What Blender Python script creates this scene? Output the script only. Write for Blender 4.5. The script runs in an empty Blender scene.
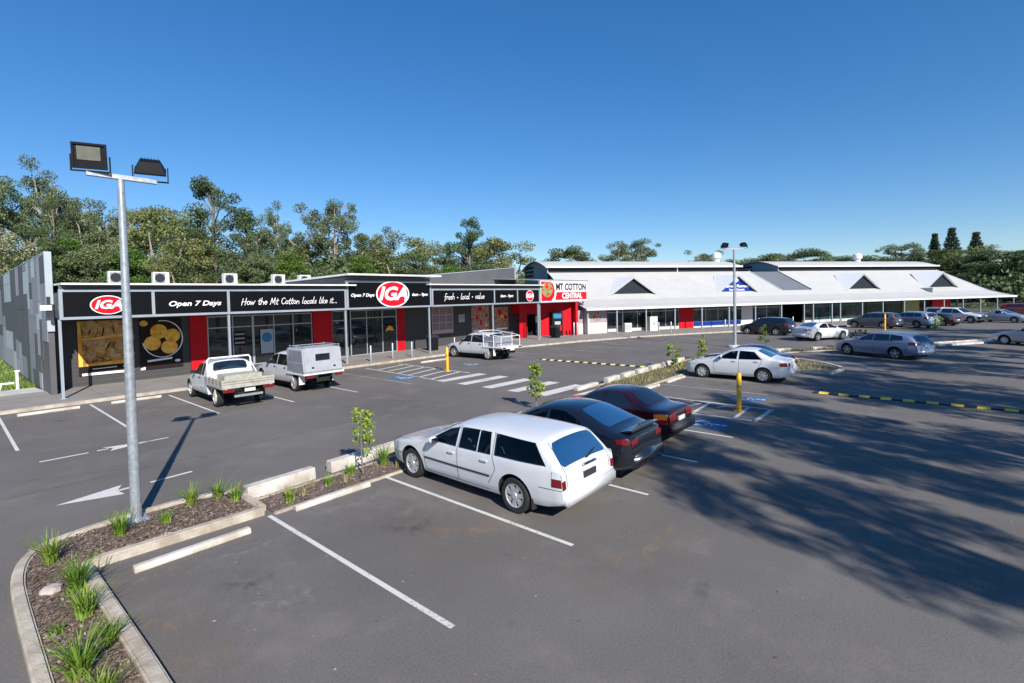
import bpy, bmesh, math, random
import numpy as np
from mathutils import Vector, Matrix
R = math.radians
sc = bpy.context.scene
COL = sc.collection

# ---------------------------------------------------------------- camera
cam = bpy.data.objects.new('camera', bpy.data.cameras.new('camera'))
COL.objects.link(cam); sc.camera = cam
pitch, roll, yaw = .031314, -.023037, .850686
cp, sp = math.cos(pitch), math.sin(pitch)
fw = Vector((math.sin(yaw)*cp, math.cos(yaw)*cp, -sp)); rt = Vector((math.cos(yaw), -math.sin(yaw), 0)); up = rt.cross(fw)
r2 = rt*math.cos(roll) + up*math.sin(roll); u2 = up*math.cos(roll) - rt*math.sin(roll)
Mx = Matrix((r2, u2, -fw)).transposed().to_4x4(); Mx.translation = Vector((0, 0, 3.886))
cam.matrix_world = Mx
cam.data.sensor_width = 36; cam.data.lens = 503.33/1024*36
cam.data.shift_y = -(341.5-313.93)/1024
cam.data.clip_start = .05; cam.data.clip_end = 4000

# ---------------------------------------------------------------- world, sun, exposure
SUN_AZ, SUN_EL = R(201.8), R(33.5)       # azimuth clockwise from +Y
w = bpy.data.worlds.new("World"); sc.world = w; w.use_nodes = True
nt = w.node_tree; bg = nt.nodes['Background']
sky = nt.nodes.new('ShaderNodeTexSky'); sky.sky_type = 'NISHITA'; sky.sun_disc = False
sky.sun_elevation = SUN_EL; sky.sun_rotation = SUN_AZ
sky.air_density = 1.0; sky.dust_density = 0.0; sky.ozone_density = 3.0; sky.altitude = 50
hsv = nt.nodes.new('ShaderNodeHueSaturation'); hsv.inputs['Saturation'].default_value = 1.44
gam = nt.nodes.new('ShaderNodeGamma'); gam.inputs[1].default_value = .8; nt.links.new(sky.outputs[0], gam.inputs[0]); nt.links.new(gam.outputs[0], hsv.inputs['Color']); tint = nt.nodes.new('ShaderNodeMixRGB'); tint.blend_type = 'MULTIPLY'; tint.inputs[0].default_value = 1; tint.inputs[2].default_value = (.76, .86, 1.02, 1)
nt.links.new(hsv.outputs[0], tint.inputs[1]); nt.links.new(tint.outputs[0], bg.inputs[0]); bg.inputs[1].default_value = .130
sd = bpy.data.lights.new('sun', 'SUN'); sd.energy = 4.9; sd.angle = R(.53); sd.color = (1, .94, .86)
so = bpy.data.objects.new('sun', sd); COL.objects.link(so)
sdir = Vector((math.sin(SUN_AZ)*math.cos(SUN_EL), math.cos(SUN_AZ)*math.cos(SUN_EL), math.sin(SUN_EL)))
so.rotation_euler = sdir.to_track_quat('Z', 'Y').to_euler(); so.location = sdir*60
sc.view_settings.view_transform = 'Standard'; sc.view_settings.look = 'None'
sc.view_settings.exposure = .5; sc.view_settings.gamma = 1

# ---------------------------------------------------------------- materials
def mat(name, col, rough=.6, metal=0., spec=.5, vary=0., vscale=3., col2=None, bump=0., bscale=40., coat=0., emit=None, detail=4, island=0.):
    m = bpy.data.materials.new(name); m.use_nodes = True
    n, l = m.node_tree.nodes, m.node_tree.links
    b = n['Principled BSDF']
    b.inputs['Base Color'].default_value = (*col, 1); b.inputs['Roughness'].default_value = rough
    b.inputs['Metallic'].default_value = metal; b.inputs['Specular IOR Level'].default_value = spec
    if coat: b.inputs['Coat Weight'].default_value = coat; b.inputs['Coat Roughness'].default_value = .04
    if vary or col2 or bump:
        tc = n.new('ShaderNodeTexCoord')
    if vary or col2:
        nz = n.new('ShaderNodeTexNoise'); nz.inputs['Scale'].default_value = vscale; nz.inputs['Detail'].default_value = detail
        l.new(tc.outputs['Object'], nz.inputs['Vector'])
        r = n.new('ShaderNodeValToRGB'); r.color_ramp.elements[0].position = .35; r.color_ramp.elements[1].position = .65
        c2 = col2 or tuple(min(1, c*(1+vary)) for c in col)
        c1 = col if col2 else tuple(c*(1-vary) for c in col)
        r.color_ramp.elements[0].color = (*c1, 1); r.color_ramp.elements[1].color = (*c2, 1)
        l.new(nz.outputs['Fac'], r.inputs['Fac']); l.new(r.outputs['Color'], b.inputs['Base Color'])
    if bump:
        nb = n.new('ShaderNodeTexNoise'); nb.inputs['Scale'].default_value = bscale; nb.inputs['Detail'].default_value = 6
        l.new(tc.outputs['Object'], nb.inputs['Vector'])
        bp = n.new('ShaderNodeBump'); bp.inputs['Strength'].default_value = bump; bp.inputs['Distance'].default_value = .02
        l.new(nb.outputs['Fac'], bp.inputs['Height']); l.new(bp.outputs['Normal'], b.inputs['Normal'])
    if emit: b.inputs['Emission Color'].default_value = (*emit, 1); b.inputs['Emission Strength'].default_value = 1
    return m

def leafmat(name, a, b_, c=None):
    m = bpy.data.materials.new(name); m.use_nodes = True
    n, l = m.node_tree.nodes, m.node_tree.links; b = n['Principled BSDF']
    g = n.new('ShaderNodeNewGeometry'); r = n.new('ShaderNodeValToRGB'); e = r.color_ramp.elements
    e[0].color = (*a, 1); e[1].color = (*b_, 1)
    if c: x = e.new(.93); x.color = (*b_, 1); e[2].color = (*c, 1)
    l.new(g.outputs['Random Per Island'], r.inputs['Fac'])
    tc = n.new('ShaderNodeTexCoord'); oi = n.new('ShaderNodeObjectInfo')
    nz = n.new('ShaderNodeTexNoise'); nz.inputs['Scale'].default_value = .45; nz.inputs['Detail'].default_value = 2
    l.new(tc.outputs['Object'], nz.inputs['Vector'])
    hs = n.new('ShaderNodeHueSaturation')
    mr = n.new('ShaderNodeMapRange'); mr.inputs[1].default_value = .3; mr.inputs[2].default_value = .7; mr.inputs[3].default_value = .68; mr.inputs[4].default_value = 1.3
    l.new(nz.outputs['Fac'], mr.inputs[0]); l.new(mr.outputs[0], hs.inputs['Value'])
    m2 = n.new('ShaderNodeMapRange'); m2.inputs[3].default_value = .485; m2.inputs[4].default_value = .515
    l.new(oi.outputs['Random'], m2.inputs[0]); l.new(m2.outputs[0], hs.inputs['Hue'])
    l.new(r.outputs['Color'], hs.inputs['Color']); l.new(hs.outputs['Color'], b.inputs['Base Color'])
    b.inputs['Roughness'].default_value = .55; b.inputs['Specular IOR Level'].default_value = .3
    tr = n.new('ShaderNodeBsdfTranslucent'); l.new(hs.outputs['Color'], tr.inputs['Color'])
    mx = n.new('ShaderNodeMixShader'); mx.inputs[0].default_value = .25
    l.new(b.outputs[0], mx.inputs[1]); l.new(tr.outputs[0], mx.inputs[2]); l.new(mx.outputs[0], n['Material Output'].inputs[0])
    return m

def asphalt_mat():
    m = bpy.data.materials.new('asphalt'); m.use_nodes = True
    n, l = m.node_tree.nodes, m.node_tree.links; b = n['Principled BSDF']
    tc = n.new('ShaderNodeTexCoord')
    def noise(s, d=5, ro=.6):
        x = n.new('ShaderNodeTexNoise'); x.inputs['Scale'].default_value = s; x.inputs['Detail'].default_value = d; x.inputs['Roughness'].default_value = ro
        l.new(tc.outputs['Object'], x.inputs['Vector']); return x
    def ramp(src, p0, p1, c0, c1):
        x = n.new('ShaderNodeValToRGB'); x.color_ramp.elements[0].position = p0; x.color_ramp.elements[1].position = p1
        x.color_ramp.elements[0].color = (*c0, 1); x.color_ramp.elements[1].color = (*c1, 1); l.new(src, x.inputs['Fac']); return x
    big = ramp(noise(.22, 5).outputs['Fac'], .32, .7, (.118, .107, .098), (.160, .147, .136))
    fine = ramp(noise(38, 6, .8).outputs['Fac'], .3, .72, (.62,)*3, (1.42,)*3)
    mm = n.new('ShaderNodeMixRGB'); mm.blend_type = 'MULTIPLY'; mm.inputs[0].default_value = 1
    l.new(big.outputs[0], mm.inputs[1]); l.new(fine.outputs[0], mm.inputs[2])
    # dusty brownish blotches
    st = ramp(noise(.55, 8, .7).outputs['Fac'], .52, .76, (0, 0, 0), (.95, .95, .95))
    m2 = n.new('ShaderNodeMixRGB'); m2.inputs[2].default_value = (.20, .178, .162, 1)
    l.new(st.outputs[0], m2.inputs[0]); l.new(mm.outputs[0], m2.inputs[1])
    # dark oil drips
    oil = ramp(noise(1.3, 3, .5).outputs['Fac'], .68, .8, (1, 1, 1), (.6, .6, .6))
    m3 = n.new('ShaderNodeMixRGB'); m3.blend_type = 'MULTIPLY'; m3.inputs[0].default_value = 1
    l.new(m2.outputs[0], m3.inputs[1]); l.new(oil.outputs[0], m3.inputs[2])
    # sparse pale specks of aggregate and litter
    v = n.new('ShaderNodeTexVoronoi'); v.inputs['Scale'].default_value = 9; l.new(tc.outputs['Object'], v.inputs['Vector'])
    sp_ = ramp(v.outputs['Distance'], .03, .06, (1, 1, 1), (0, 0, 0))
    nm = ramp(noise(1.1, 3).outputs['Fac'], .6, .72, (0, 0, 0), (.5, .5, .5))
    mu = n.new('ShaderNodeMath'); mu.operation = 'MULTIPLY'; l.new(sp_.outputs[0], mu.inputs[0]); l.new(nm.outputs[0], mu.inputs[1])
    m4 = n.new('ShaderNodeMixRGB'); m4.inputs[2].default_value = (.28, .26, .23, 1); l.new(mu.outputs[0], m4.inputs[0]); l.new(m3.outputs[0], m4.inputs[1])
    l.new(m4.outputs[0], b.inputs['Base Color']); b.inputs['Roughness'].default_value = .85; b.inputs['Specular IOR Level'].default_value = .35
    bp = n.new('ShaderNodeBump'); bp.inputs['Strength'].default_value = .5; bp.inputs['Distance'].default_value = .006
    l.new(noise(70, 4, .8).outputs['Fac'], bp.inputs['Height']); l.new(bp.outputs[0], b.inputs['Normal'])
    return m

def ribbed(name, col, axis, period, depth=.012, rough=.45, metal=0., vary=.05, spec=.25):
    m = mat(name, col, rough, metal, spec, vary=vary, vscale=.6)
    n, l = m.node_tree.nodes, m.node_tree.links
    tc = n.new('ShaderNodeTexCoord'); wv = n.new('ShaderNodeTexWave'); wv.bands_direction = axis
    wv.inputs['Scale'].default_value = 2*math.pi/period/20
    l.new(tc.outputs['Object'], wv.inputs['Vector']); bp = n.new('ShaderNodeBump'); bp.inputs['Distance'].default_value = depth; bp.inputs['Strength'].default_value = .6
    l.new(wv.outputs['Fac'], bp.inputs['Height']); l.new(bp.outputs[0], n['Principled BSDF'].inputs['Normal'])
    return m

M = {}
M['asphalt'] = asphalt_mat()
def paintmat(name, col, wear, lo=.60, hi=.70):
    m = mat(name, col, .8, spec=.2); n, l = m.node_tree.nodes, m.node_tree.links; tc = n.new('ShaderNodeTexCoord')
    z = n.new('ShaderNodeTexNoise'); z.inputs['Scale'].default_value = 22; z.inputs['Detail'].default_value = 9; z.inputs['Roughness'].default_value = .75; l.new(tc.outputs['Object'], z.inputs['Vector'])
    z2 = n.new('ShaderNodeTexNoise'); z2.inputs['Scale'].default_value = .9; z2.inputs['Detail'].default_value = 4; l.new(tc.outputs['Object'], z2.inputs['Vector'])
    ad = n.new('ShaderNodeMath'); ad.operation = 'MULTIPLY_ADD'; l.new(z2.outputs['Fac'], ad.inputs[0]); ad.inputs[1].default_value = .5; l.new(z.outputs['Fac'], ad.inputs[2])
    r = n.new('ShaderNodeValToRGB'); r.color_ramp.elements[0].position = lo+.22; r.color_ramp.elements[1].position = hi+.22
    r.color_ramp.elements[0].color = (*col, 1); r.color_ramp.elements[1].color = (*wear, 1); l.new(ad.outputs[0], r.inputs['Fac']); l.new(r.outputs['Color'], n['Principled BSDF'].inputs['Base Color']); return m
M['paint'] = paintmat('road_paint', (.60, .585, .55), (.26, .25, .24))
M['paint_old'] = paintmat('worn_road_paint', (.40, .39, .37), (.16, .155, .15), .48, .6)
M['paint_blue'] = paintmat('blue_road_paint', (.035, .16, .36), (.12, .13, .15), .5, .62)
M['paint_yellow'] = mat('yellow_road_paint', (.55, .38, .06), .7, vary=.2, vscale=6)
M['kerb'] = mat('kerb_concrete', (.50, .45, .375), .9, spec=.2, col2=(.34, .285, .22), vscale=3.5, bump=.5, bscale=25, detail=9)
M['block'] = mat('painted_concrete', (.60, .575, .53), .85, spec=.2, col2=(.40, .35, .29), vscale=3, bump=.4, bscale=25, detail=9)
M['path'] = mat('footpath_concrete', (.27, .25, .235), .9, col2=(.22, .2, .185), vscale=.8, bump=.3, bscale=30, detail=8)
M['path_light'] = mat('pale_concrete', (.45, .44, .42), .9, vary=.12, vscale=1.5)
M['mulch'] = mat('mulch', (.085, .06, .045), .95, col2=(.20, .155, .125), vscale=14, bump=1, bscale=30, detail=10)
M['mulch2'] = mat('mulch_far', (.10, .08, .05), .95, col2=(.2, .17, .1), vscale=6, bump=1, bscale=20, detail=8)
M['grass'] = mat('grass', (.065, .10, .025), .95, col2=(.14, .16, .055), vscale=1.2, bump=1, bscale=8, detail=9)
M['field'] = mat('dry_grass', (.20, .22, .07), .95, col2=(.26, .25, .10), vscale=.3, detail=8)
M['bush_ground'] = mat('bush_ground', (.05, .065, .025), .95, col2=(.09, .09, .045), vscale=.2, detail=8)
M['wall_dark'] = ribbed('charcoal_wall_cladding', (.065, .064, .066), 'Z', .2, .01, .6)
M['wall_side'] = mat('dark_grey_panel', (.085, .085, .092), .6, vary=.08, vscale=.7)
M['wall_mid'] = mat('mid_grey_panel', (.21, .22, .25), .6, vary=.06, vscale=.7)
M['wall_light'] = mat('pale_blue_grey_panel', (.38, .43, .47), .5, vary=.05, vscale=.7)
M['wall_pink'] = mat('mauve_grey_panel', (.30, .29, .33), .6, vary=.05, vscale=.7)
M['steel'] = mat('galvanised_steel', (.42, .45, .48), .38, metal=.55, vary=.16, vscale=12)
M['trim'] = mat('silver_grey_trim', (.32, .36, .40), .45, metal=.2, vary=.06, vscale=2)
M['alu'] = mat('aluminium_frame', (.42, .44, .46), .4, metal=.4)
M['black_panel'] = mat('black_sign_panel', (.004, .0045, .006), .5, spec=.12)
M['white'] = mat('white_lettering', (.85, .85, .85), .5)
M['white_metal'] = mat('white_sheet_metal', (.70, .71, .71), .45, vary=.05, vscale=1.5)
M['roof'] = ribbed('white_roof_sheeting', (.49, .485, .465), 'X', .32, .03, .5, vary=.03)
M['roofdark'] = ribbed('blue_grey_roof_sheeting', (.15, .165, .185), 'X', .4, .03, .55)
M['roof_grey'] = ribbed('grey_roof_sheeting', (.22, .23, .24), 'X', .4, .03, .55)
M['gable'] = mat('dark_gable_sheet', (.022, .026, .034), .5, spec=.12)
M['wall_grey'] = mat('grey_blue_wall', (.34, .36, .38), .6, vary=.06, vscale=.8)
M['glass'] = mat('dark_shop_glass', (.012, .016, .018), .03, spec=.7)
M['glass2'] = mat('tinted_shop_glass', (.03, .042, .045), .08, spec=.7, vary=.6, vscale=1.3)
M['dark'] = mat('dark_interior', (.012, .012, .013), .8, spec=.1)
M['red'] = mat('red_painted_wall', (.50, .008, .016), .5, spec=.15, vary=.06, vscale=1)
M['signred'] = mat('sign_red', (.60, .008, .02), .5, spec=.12)
M['ceil'] = mat('awning_soffit', (.30, .30, .30), .8)
M['shop_white'] = mat('white_shop_wall', (.62, .60, .57), .7, vary=.05, vscale=1)
M['teal'] = mat('teal_frame', (.04, .16, .17), .45)
M['yellow'] = mat('yellow_bollard_paint', (.82, .42, .01), .45, vary=.05)
M['bin'] = mat('black_plastic', (.010, .011, .013), .5, spec=.12)
M['blue_sign'] = mat('blue_sign', (.008, .035, .24), .5, spec=.12)
M['green_s'] = mat('sign_green', (.13, .22, .04), .5, col2=(.42, .30, .16), vscale=9)
M['cream'] = mat('poster_cream', (.58, .42, .22), .6, col2=(.20, .09, .03), vscale=4)
M['bread'] = mat('poster_bread', (.75, .38, .10), .6, spec=.1, col2=(.22, .09, .03), vscale=4)
M['biscuit'] = mat('poster_biscuit', (.66, .42, .20), .6, spec=.1, col2=(.40, .22, .09), vscale=5)
M['orange'] = mat('poster_orange', (.95, .36, .02), .5, spec=.1, col2=(.95, .60, .14), vscale=4)
M['apple'] = mat('poster_apple', (.85, .62, .08), .5, spec=.1, col2=(.75, .25, .05), vscale=4)
M['posterdark'] = mat('poster_dark', (.02, .014, .012), .6, spec=.15)
M['posterred'] = mat('poster_produce', (.30, .02, .03), .5, col2=(.45, .35, .28), vscale=6)
M['postertable'] = mat('poster_catalogue', (.13, .13, .18), .5, col2=(.35, .2, .24), vscale=12)
M['postblue'] = mat('poster_blue', (.02, .18, .35), .5)
M['postpink'] = mat('poster_pink', (.55, .35, .32), .5)
M['bark'] = mat('gum_bark', (.24, .21, .17), .9, col2=(.12, .10, .08), vscale=4)
M['bark_pale'] = mat('pale_bark', (.42, .38, .30), .9, col2=(.25, .21, .16), vscale=4)
M['leaf_gum'] = leafmat('gum_leaves', (.072, .106, .046), (.205, .255, .120))
M['leaf_dark'] = leafmat('dark_leaves', (.046, .080, .030), (.135, .185, .070))
M['leaf_olive'] = leafmat('olive_leaves', (.115, .140, .044), (.30, .32, .12))
M['leaf_green'] = leafmat('green_leaves', (.050, .105, .018), (.17, .27, .045))
M['leaf_round'] = leafmat('grey_green_leaves', (.078, .112, .048), (.21, .26, .115))
M['leaf_bright'] = leafmat('sapling_leaves', (.14, .24, .03), (.40, .50, .10))
M['leaf_flower'] = leafmat('flowering_leaves', (.10, .14, .04), (.5, .46, .28))
M['leaf_conifer'] = leafmat('conifer_needles', (.022, .045, .024), (.06, .09, .045))
M['blade'] = leafmat('strappy_grass_blades', (.10, .20, .02), (.26, .38, .06), (.45, .38, .16))
M['straw'] = leafmat('dry_grass_blades', (.30, .24, .10), (.45, .38, .2))
M['rock'] = mat('rock', (.48, .40, .37), .9, col2=(.33, .28, .26), vscale=8, bump=.8, bscale=15)
M['chip'] = leafmat('wood_chips', (.12, .08, .055), (.40, .31, .24), (.62, .54, .44))
# vehicles
M['tyre'] = mat('tyre_rubber', (.018, .018, .018), .8)
M['rim'] = mat('silver_wheel', (.52, .53, .54), .35, metal=.5)
M['rim_dark'] = mat('wheel_gap', (.02, .02, .02), .6)
M['cglass'] = mat('car_glass', (.008, .011, .015), .03, spec=.9, coat=.6)
def glassmat(name, tint):
    m = bpy.data.materials.new(name); m.use_nodes = True; n, l = m.node_tree.nodes, m.node_tree.links; b = n['Principled BSDF']
    b.inputs['Base Color'].default_value = (.01, .013, .017, 1); b.inputs['Roughness'].default_value = .03; b.inputs['Specular IOR Level'].default_value = .9
    tr = n.new('ShaderNodeBsdfTransparent'); tr.inputs[0].default_value = (*tint, 1); fr = n.new('ShaderNodeFresnel'); fr.inputs[0].default_value = 1.42
    mr = n.new('ShaderNodeMapRange'); mr.inputs[3].default_value = .25; mr.inputs[4].default_value = 1.; l.new(fr.outputs[0], mr.inputs[0])
    gl = n.new('ShaderNodeBsdfGlossy'); gl.inputs['Roughness'].default_value = .02; mx0 = n.new('ShaderNodeMixShader'); mx0.inputs[0].default_value = .35
    mx = n.new('ShaderNodeMixShader'); l.new(fr.outputs[0], mx.inputs[0]); l.new(tr.outputs[0], mx.inputs[1]); l.new(gl.outputs[0], mx.inputs[2]); l.new(mx.outputs[0], n['Material Output'].inputs[0]); n.remove(mx0); n.remove(mr); return m
M['see_glass'] = glassmat('tinted_car_glass', (.42, .47, .50)); M['cabin'] = mat('cabin_trim', (.035, .036, .04), .85)
M['seam'] = mat('panel_gap', (.015, .015, .015), .6)
M['plastic'] = mat('grey_black_plastic', (.022, .023, .025), .55)
M['under'] = mat('underbody', (.01, .01, .01), .9)
M['tail'] = mat('tail_light_red', (.15, .005, .008), .18, coat=.8)
M['amber'] = mat('indicator_amber', (.38, .12, .02), .2, coat=.6)
M['lens'] = mat('clear_lens', (.62, .65, .68), .12, coat=.8)
M['plate'] = mat('number_plate', (.62, .62, .58), .5)
M['plate_dark'] = mat('dark_number_plate', (.03, .03, .035), .5)
M['chrome'] = mat('chrome', (.7, .7, .7), .15, metal=1)
M['seat'] = mat('car_seat_fabric', (.16, .165, .18), .9)
M['c_white'] = mat('white_car_paint', (.60, .61, .63), .3, coat=.7, vary=.02, vscale=2)
M['c_black'] = mat('black_car_paint', (.006, .008, .014), .25, coat=1., spec=.6)
M['c_maroon'] = mat('maroon_car_paint', (.018, .0015, .006), .28, coat=1.)
M['c_darkred'] = mat('dark_red_car_paint', (.14, .008, .02), .28, coat=1.)
M['c_silver'] = mat('silver_car_paint', (.40, .43, .49), .32, metal=.55, coat=.7)
M['c_blue'] = mat('blue_silver_car_paint', (.26, .33, .46), .32, metal=.5, coat=.7)
M['c_grey'] = mat('grey_car_paint', (.12, .13, .15), .32, metal=.5, coat=.7)
M['canvas'] = mat('grey_canvas', (.20, .21, .245), .85, vary=.1, vscale=3, bump=.5, bscale=10)
M['canvas_l'] = mat('pale_grey_canvas', (.33, .345, .38), .85, vary=.08, vscale=3)
M['tray'] = mat('dusty_aluminium_tray', (.43, .41, .35), .55, metal=.25, vary=.16, vscale=5)
M['dust'] = mat('dusty_mudflap', (.50, .45, .36), .8, vary=.15)

# ---------------------------------------------------------------- mesh helpers
class MB:
    def __init__(s): s.v = []; s.f = []; s.m = []
    def quad(s, a, b, c, d, m=0):
        i = len(s.v); s.v += [tuple(a), tuple(b), tuple(c), tuple(d)]; s.f.append((i, i+1, i+2, i+3)); s.m.append(m)
    def poly(s, pts, m=0):
        i = len(s.v); s.v += [tuple(p) for p in pts]; s.f.append(tuple(range(i, i+len(pts)))); s.m.append(m)
    def box(s, x0, x1, y0, y1, z0, z1, m=0, mx=None):
        P = [(x0,y0,z0),(x1,y0,z0),(x1,y1,z0),(x0,y1,z0),(x0,y0,z1),(x1,y0,z1),(x1,y1,z1),(x0,y1,z1)]
        if mx is not None: P = [tuple(mx @ Vector(p)) for p in P]
        i = len(s.v); s.v += P
        for f in ((0,3,2,1),(4,5,6,7),(0,1,5,4),(1,2,6,5),(2,3,7,6),(3,0,4,7)):
            s.f.append(tuple(i+k for k in f)); s.m.append(m)
    def prism(s, pts, z0, z1, m=0, side=None):
        n = len(pts); i = len(s.v)
        s.v += [(p[0], p[1], z0) for p in pts] + [(p[0], p[1], z1) for p in pts]
        a = sum(pts[k][0]*pts[(k+1) % n][1]-pts[(k+1) % n][0]*pts[k][1] for k in range(n))
        top = tuple(i+n+k for k in range(n)); bot = tuple(i+k for k in reversed(range(n)))
        if a < 0: top = tuple(reversed(top)); bot = tuple(reversed(bot))
        s.f += [top, bot]; s.m += [m, m]
        for k in range(n):
            q = (i+k, i+(k+1) % n, i+n+(k+1) % n, i+n+k)
            s.f.append(q if a > 0 else tuple(reversed(q))); s.m.append(m if side is None else side)
    def extr(s, pts, axis, a, b, m=0):
        """polygon in the plane across `axis` ('x': pts=(y,z); 'y': pts=(x,z)), extruded a..b"""
        f = (lambda p, t: (t, p[0], p[1])) if axis == 'x' else (lambda p, t: (p[0], t, p[1]))
        n = len(pts); i = len(s.v)
        s.v += [f(p, a) for p in pts] + [f(p, b) for p in pts]
        s.f += [tuple(i+k for k in range(n)), tuple(i+n+k for k in reversed(range(n)))]; s.m += [m, m]
        for k in range(n): s.f.append((i+k, i+n+k, i+n+(k+1) % n, i+(k+1) % n)); s.m.append(m)
    def tube(s, pts, rad, seg=8, m=0, cap=True):
        pts = [Vector(p) for p in pts]; n = len(pts)
        if not hasattr(rad, '__len__'): rad = [rad]*n
        base = len(s.v); u = None
        for k in range(n):
            d = (pts[min(k+1, n-1)]-pts[max(k-1, 0)]).normalized()
            if u is None: u = d.orthogonal().normalized()
            else: u = (u-d*u.dot(d)).normalized()
            vv = d.cross(u)
            for j in range(seg):
                a = 2*math.pi*j/seg; s.v.append(tuple(pts[k]+(u*math.cos(a)+vv*math.sin(a))*rad[k]))
        for k in range(n-1):
            for j in range(seg):
                a = base+k*seg+j; b = base+k*seg+(j+1) % seg
                s.f.append((a, b, b+seg, a+seg)); s.m.append(m)
        if cap:
            s.f.append(tuple(base+j for j in reversed(range(seg)))); s.m.append(m)
            s.f.append(tuple(base+(n-1)*seg+j for j in range(seg))); s.m.append(m)
    def lathe(s, prof, seg=24, m=0, axis='z', c=(0, 0, 0), cap=True):
        base = len(s.v); n = len(prof)
        for (r, h) in prof:
            for j in range(seg):
                a = 2*math.pi*j/seg
                if axis == 'z': p = (c[0]+r*math.cos(a), c[1]+r*math.sin(a), c[2]+h)
                else: p = (c[0]+r*math.cos(a), c[1]+h, c[2]+r*math.sin(a))
                s.v.append(p)
        for k in range(n-1):
            for j in range(seg):
                a = base+k*seg+j; b = base+k*seg+(j+1) % seg
                s.f.append((a, b, b+seg, a+seg)); s.m.append(m)
        if cap:
            s.f.append(tuple(base+j for j in reversed(range(seg)))); s.m.append(m)
            s.f.append(tuple(base+(n-1)*seg+j for j in range(seg))); s.m.append(m)
    def disc(s, cx, cz, rx, rz, y, m=0, seg=28, axis='y'):
        s.poly([(cx+rx*math.cos(2*math.pi*k/seg), y, cz+rz*math.sin(2*math.pi*k/seg)) for k in range(seg)], m)
    def mesh(s, name, mats, smooth=0, recalc=True):
        me = bpy.data.meshes.new(name); me.from_pydata(s.v, [], s.f)
        for k in (mats if isinstance(mats, (list, tuple)) else [mats]): me.materials.append(k)
        me.polygons.foreach_set('material_index', s.m)
        if recalc:
            bm = bmesh.new(); bm.from_mesh(me); bmesh.ops.recalc_face_normals(bm, faces=bm.faces); bm.to_mesh(me); bm.free()
        if smooth: smooth_mesh(me, smooth)
        me.update(); return me
def smooth_mesh(me, ang):
    me.shade_smooth()
    try: me.set_sharp_from_angle(angle=R(ang))
    except Exception: pass

def link(name, me, parent=None):
    o = bpy.data.objects.new(name, me); COL.objects.link(o)
    if parent: o.parent = parent
    return o
def obj(name, mb, mats, parent=None, smooth=0, label=None, recalc=True):
    o = link(name, mb.mesh(name, mats, smooth, recalc), parent)
    if label: o['label'] = label
    return o
def tag(o, label, cat, group=None):
    o['label'] = label; o['category'] = cat
    if group: o['group'] = group
    return o
def thing(name, label, cat, loc=(0, 0, 0), rz=0, group=None):
    o = bpy.data.objects.new(name, None); COL.objects.link(o); o.location = loc; o.rotation_euler = (0, 0, rz)
    o.empty_display_size = .2
    return tag(o, label, cat, group)
def struct(name, mb, mats, smooth=0, recalc=True, kind='structure'):
    o = obj(name, mb, mats, smooth=smooth, recalc=recalc); o['kind'] = kind; return o
def copy_tree(o, parent=None):
    c = o.copy(); COL.objects.link(c); c.parent = parent
    for ch in list(o.children): copy_tree(ch, c)
    return c
def dup(o, label, loc=None, rz=None, scale=None, group=None):
    c = copy_tree(o); c['label'] = label
    if loc is not None: c.location = loc
    if rz is not None: c.rotation_euler = (0, 0, rz)
    if scale is not None: c.scale = scale
    if group: c['group'] = group
    return c

def text_mesh(body, size, shear=0, bold=0, align='CENTER', extrude=.004, sx=1, space=1):
    cu = bpy.data.curves.new('lettering', 'FONT'); cu.body = body; cu.size = size; cu.shear = shear
    cu.offset = bold; cu.align_x = align; cu.align_y = 'CENTER'; cu.extrude = extrude; cu.space_character = space; cu.resolution_u = 3
    o = bpy.data.objects.new('lettering', cu); COL.objects.link(o)
    bpy.context.view_layer.update()
    me = bpy.data.meshes.new_from_object(o.evaluated_get(bpy.context.evaluated_depsgraph_get()))
    bpy.data.objects.remove(o); bpy.data.curves.remove(cu)
    me.transform(Matrix.Rotation(R(90), 4, 'X') @ Matrix.Diagonal((sx, 1, 1, 1)))
    return me
def text(body, size, x, y, z, m, parent, **k):
    me = text_mesh(body, size, **k); me.materials.clear(); me.materials.append(m)
    me.transform(Matrix.Translation((x, y, z)))
    return link('lettering', me, parent)

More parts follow.
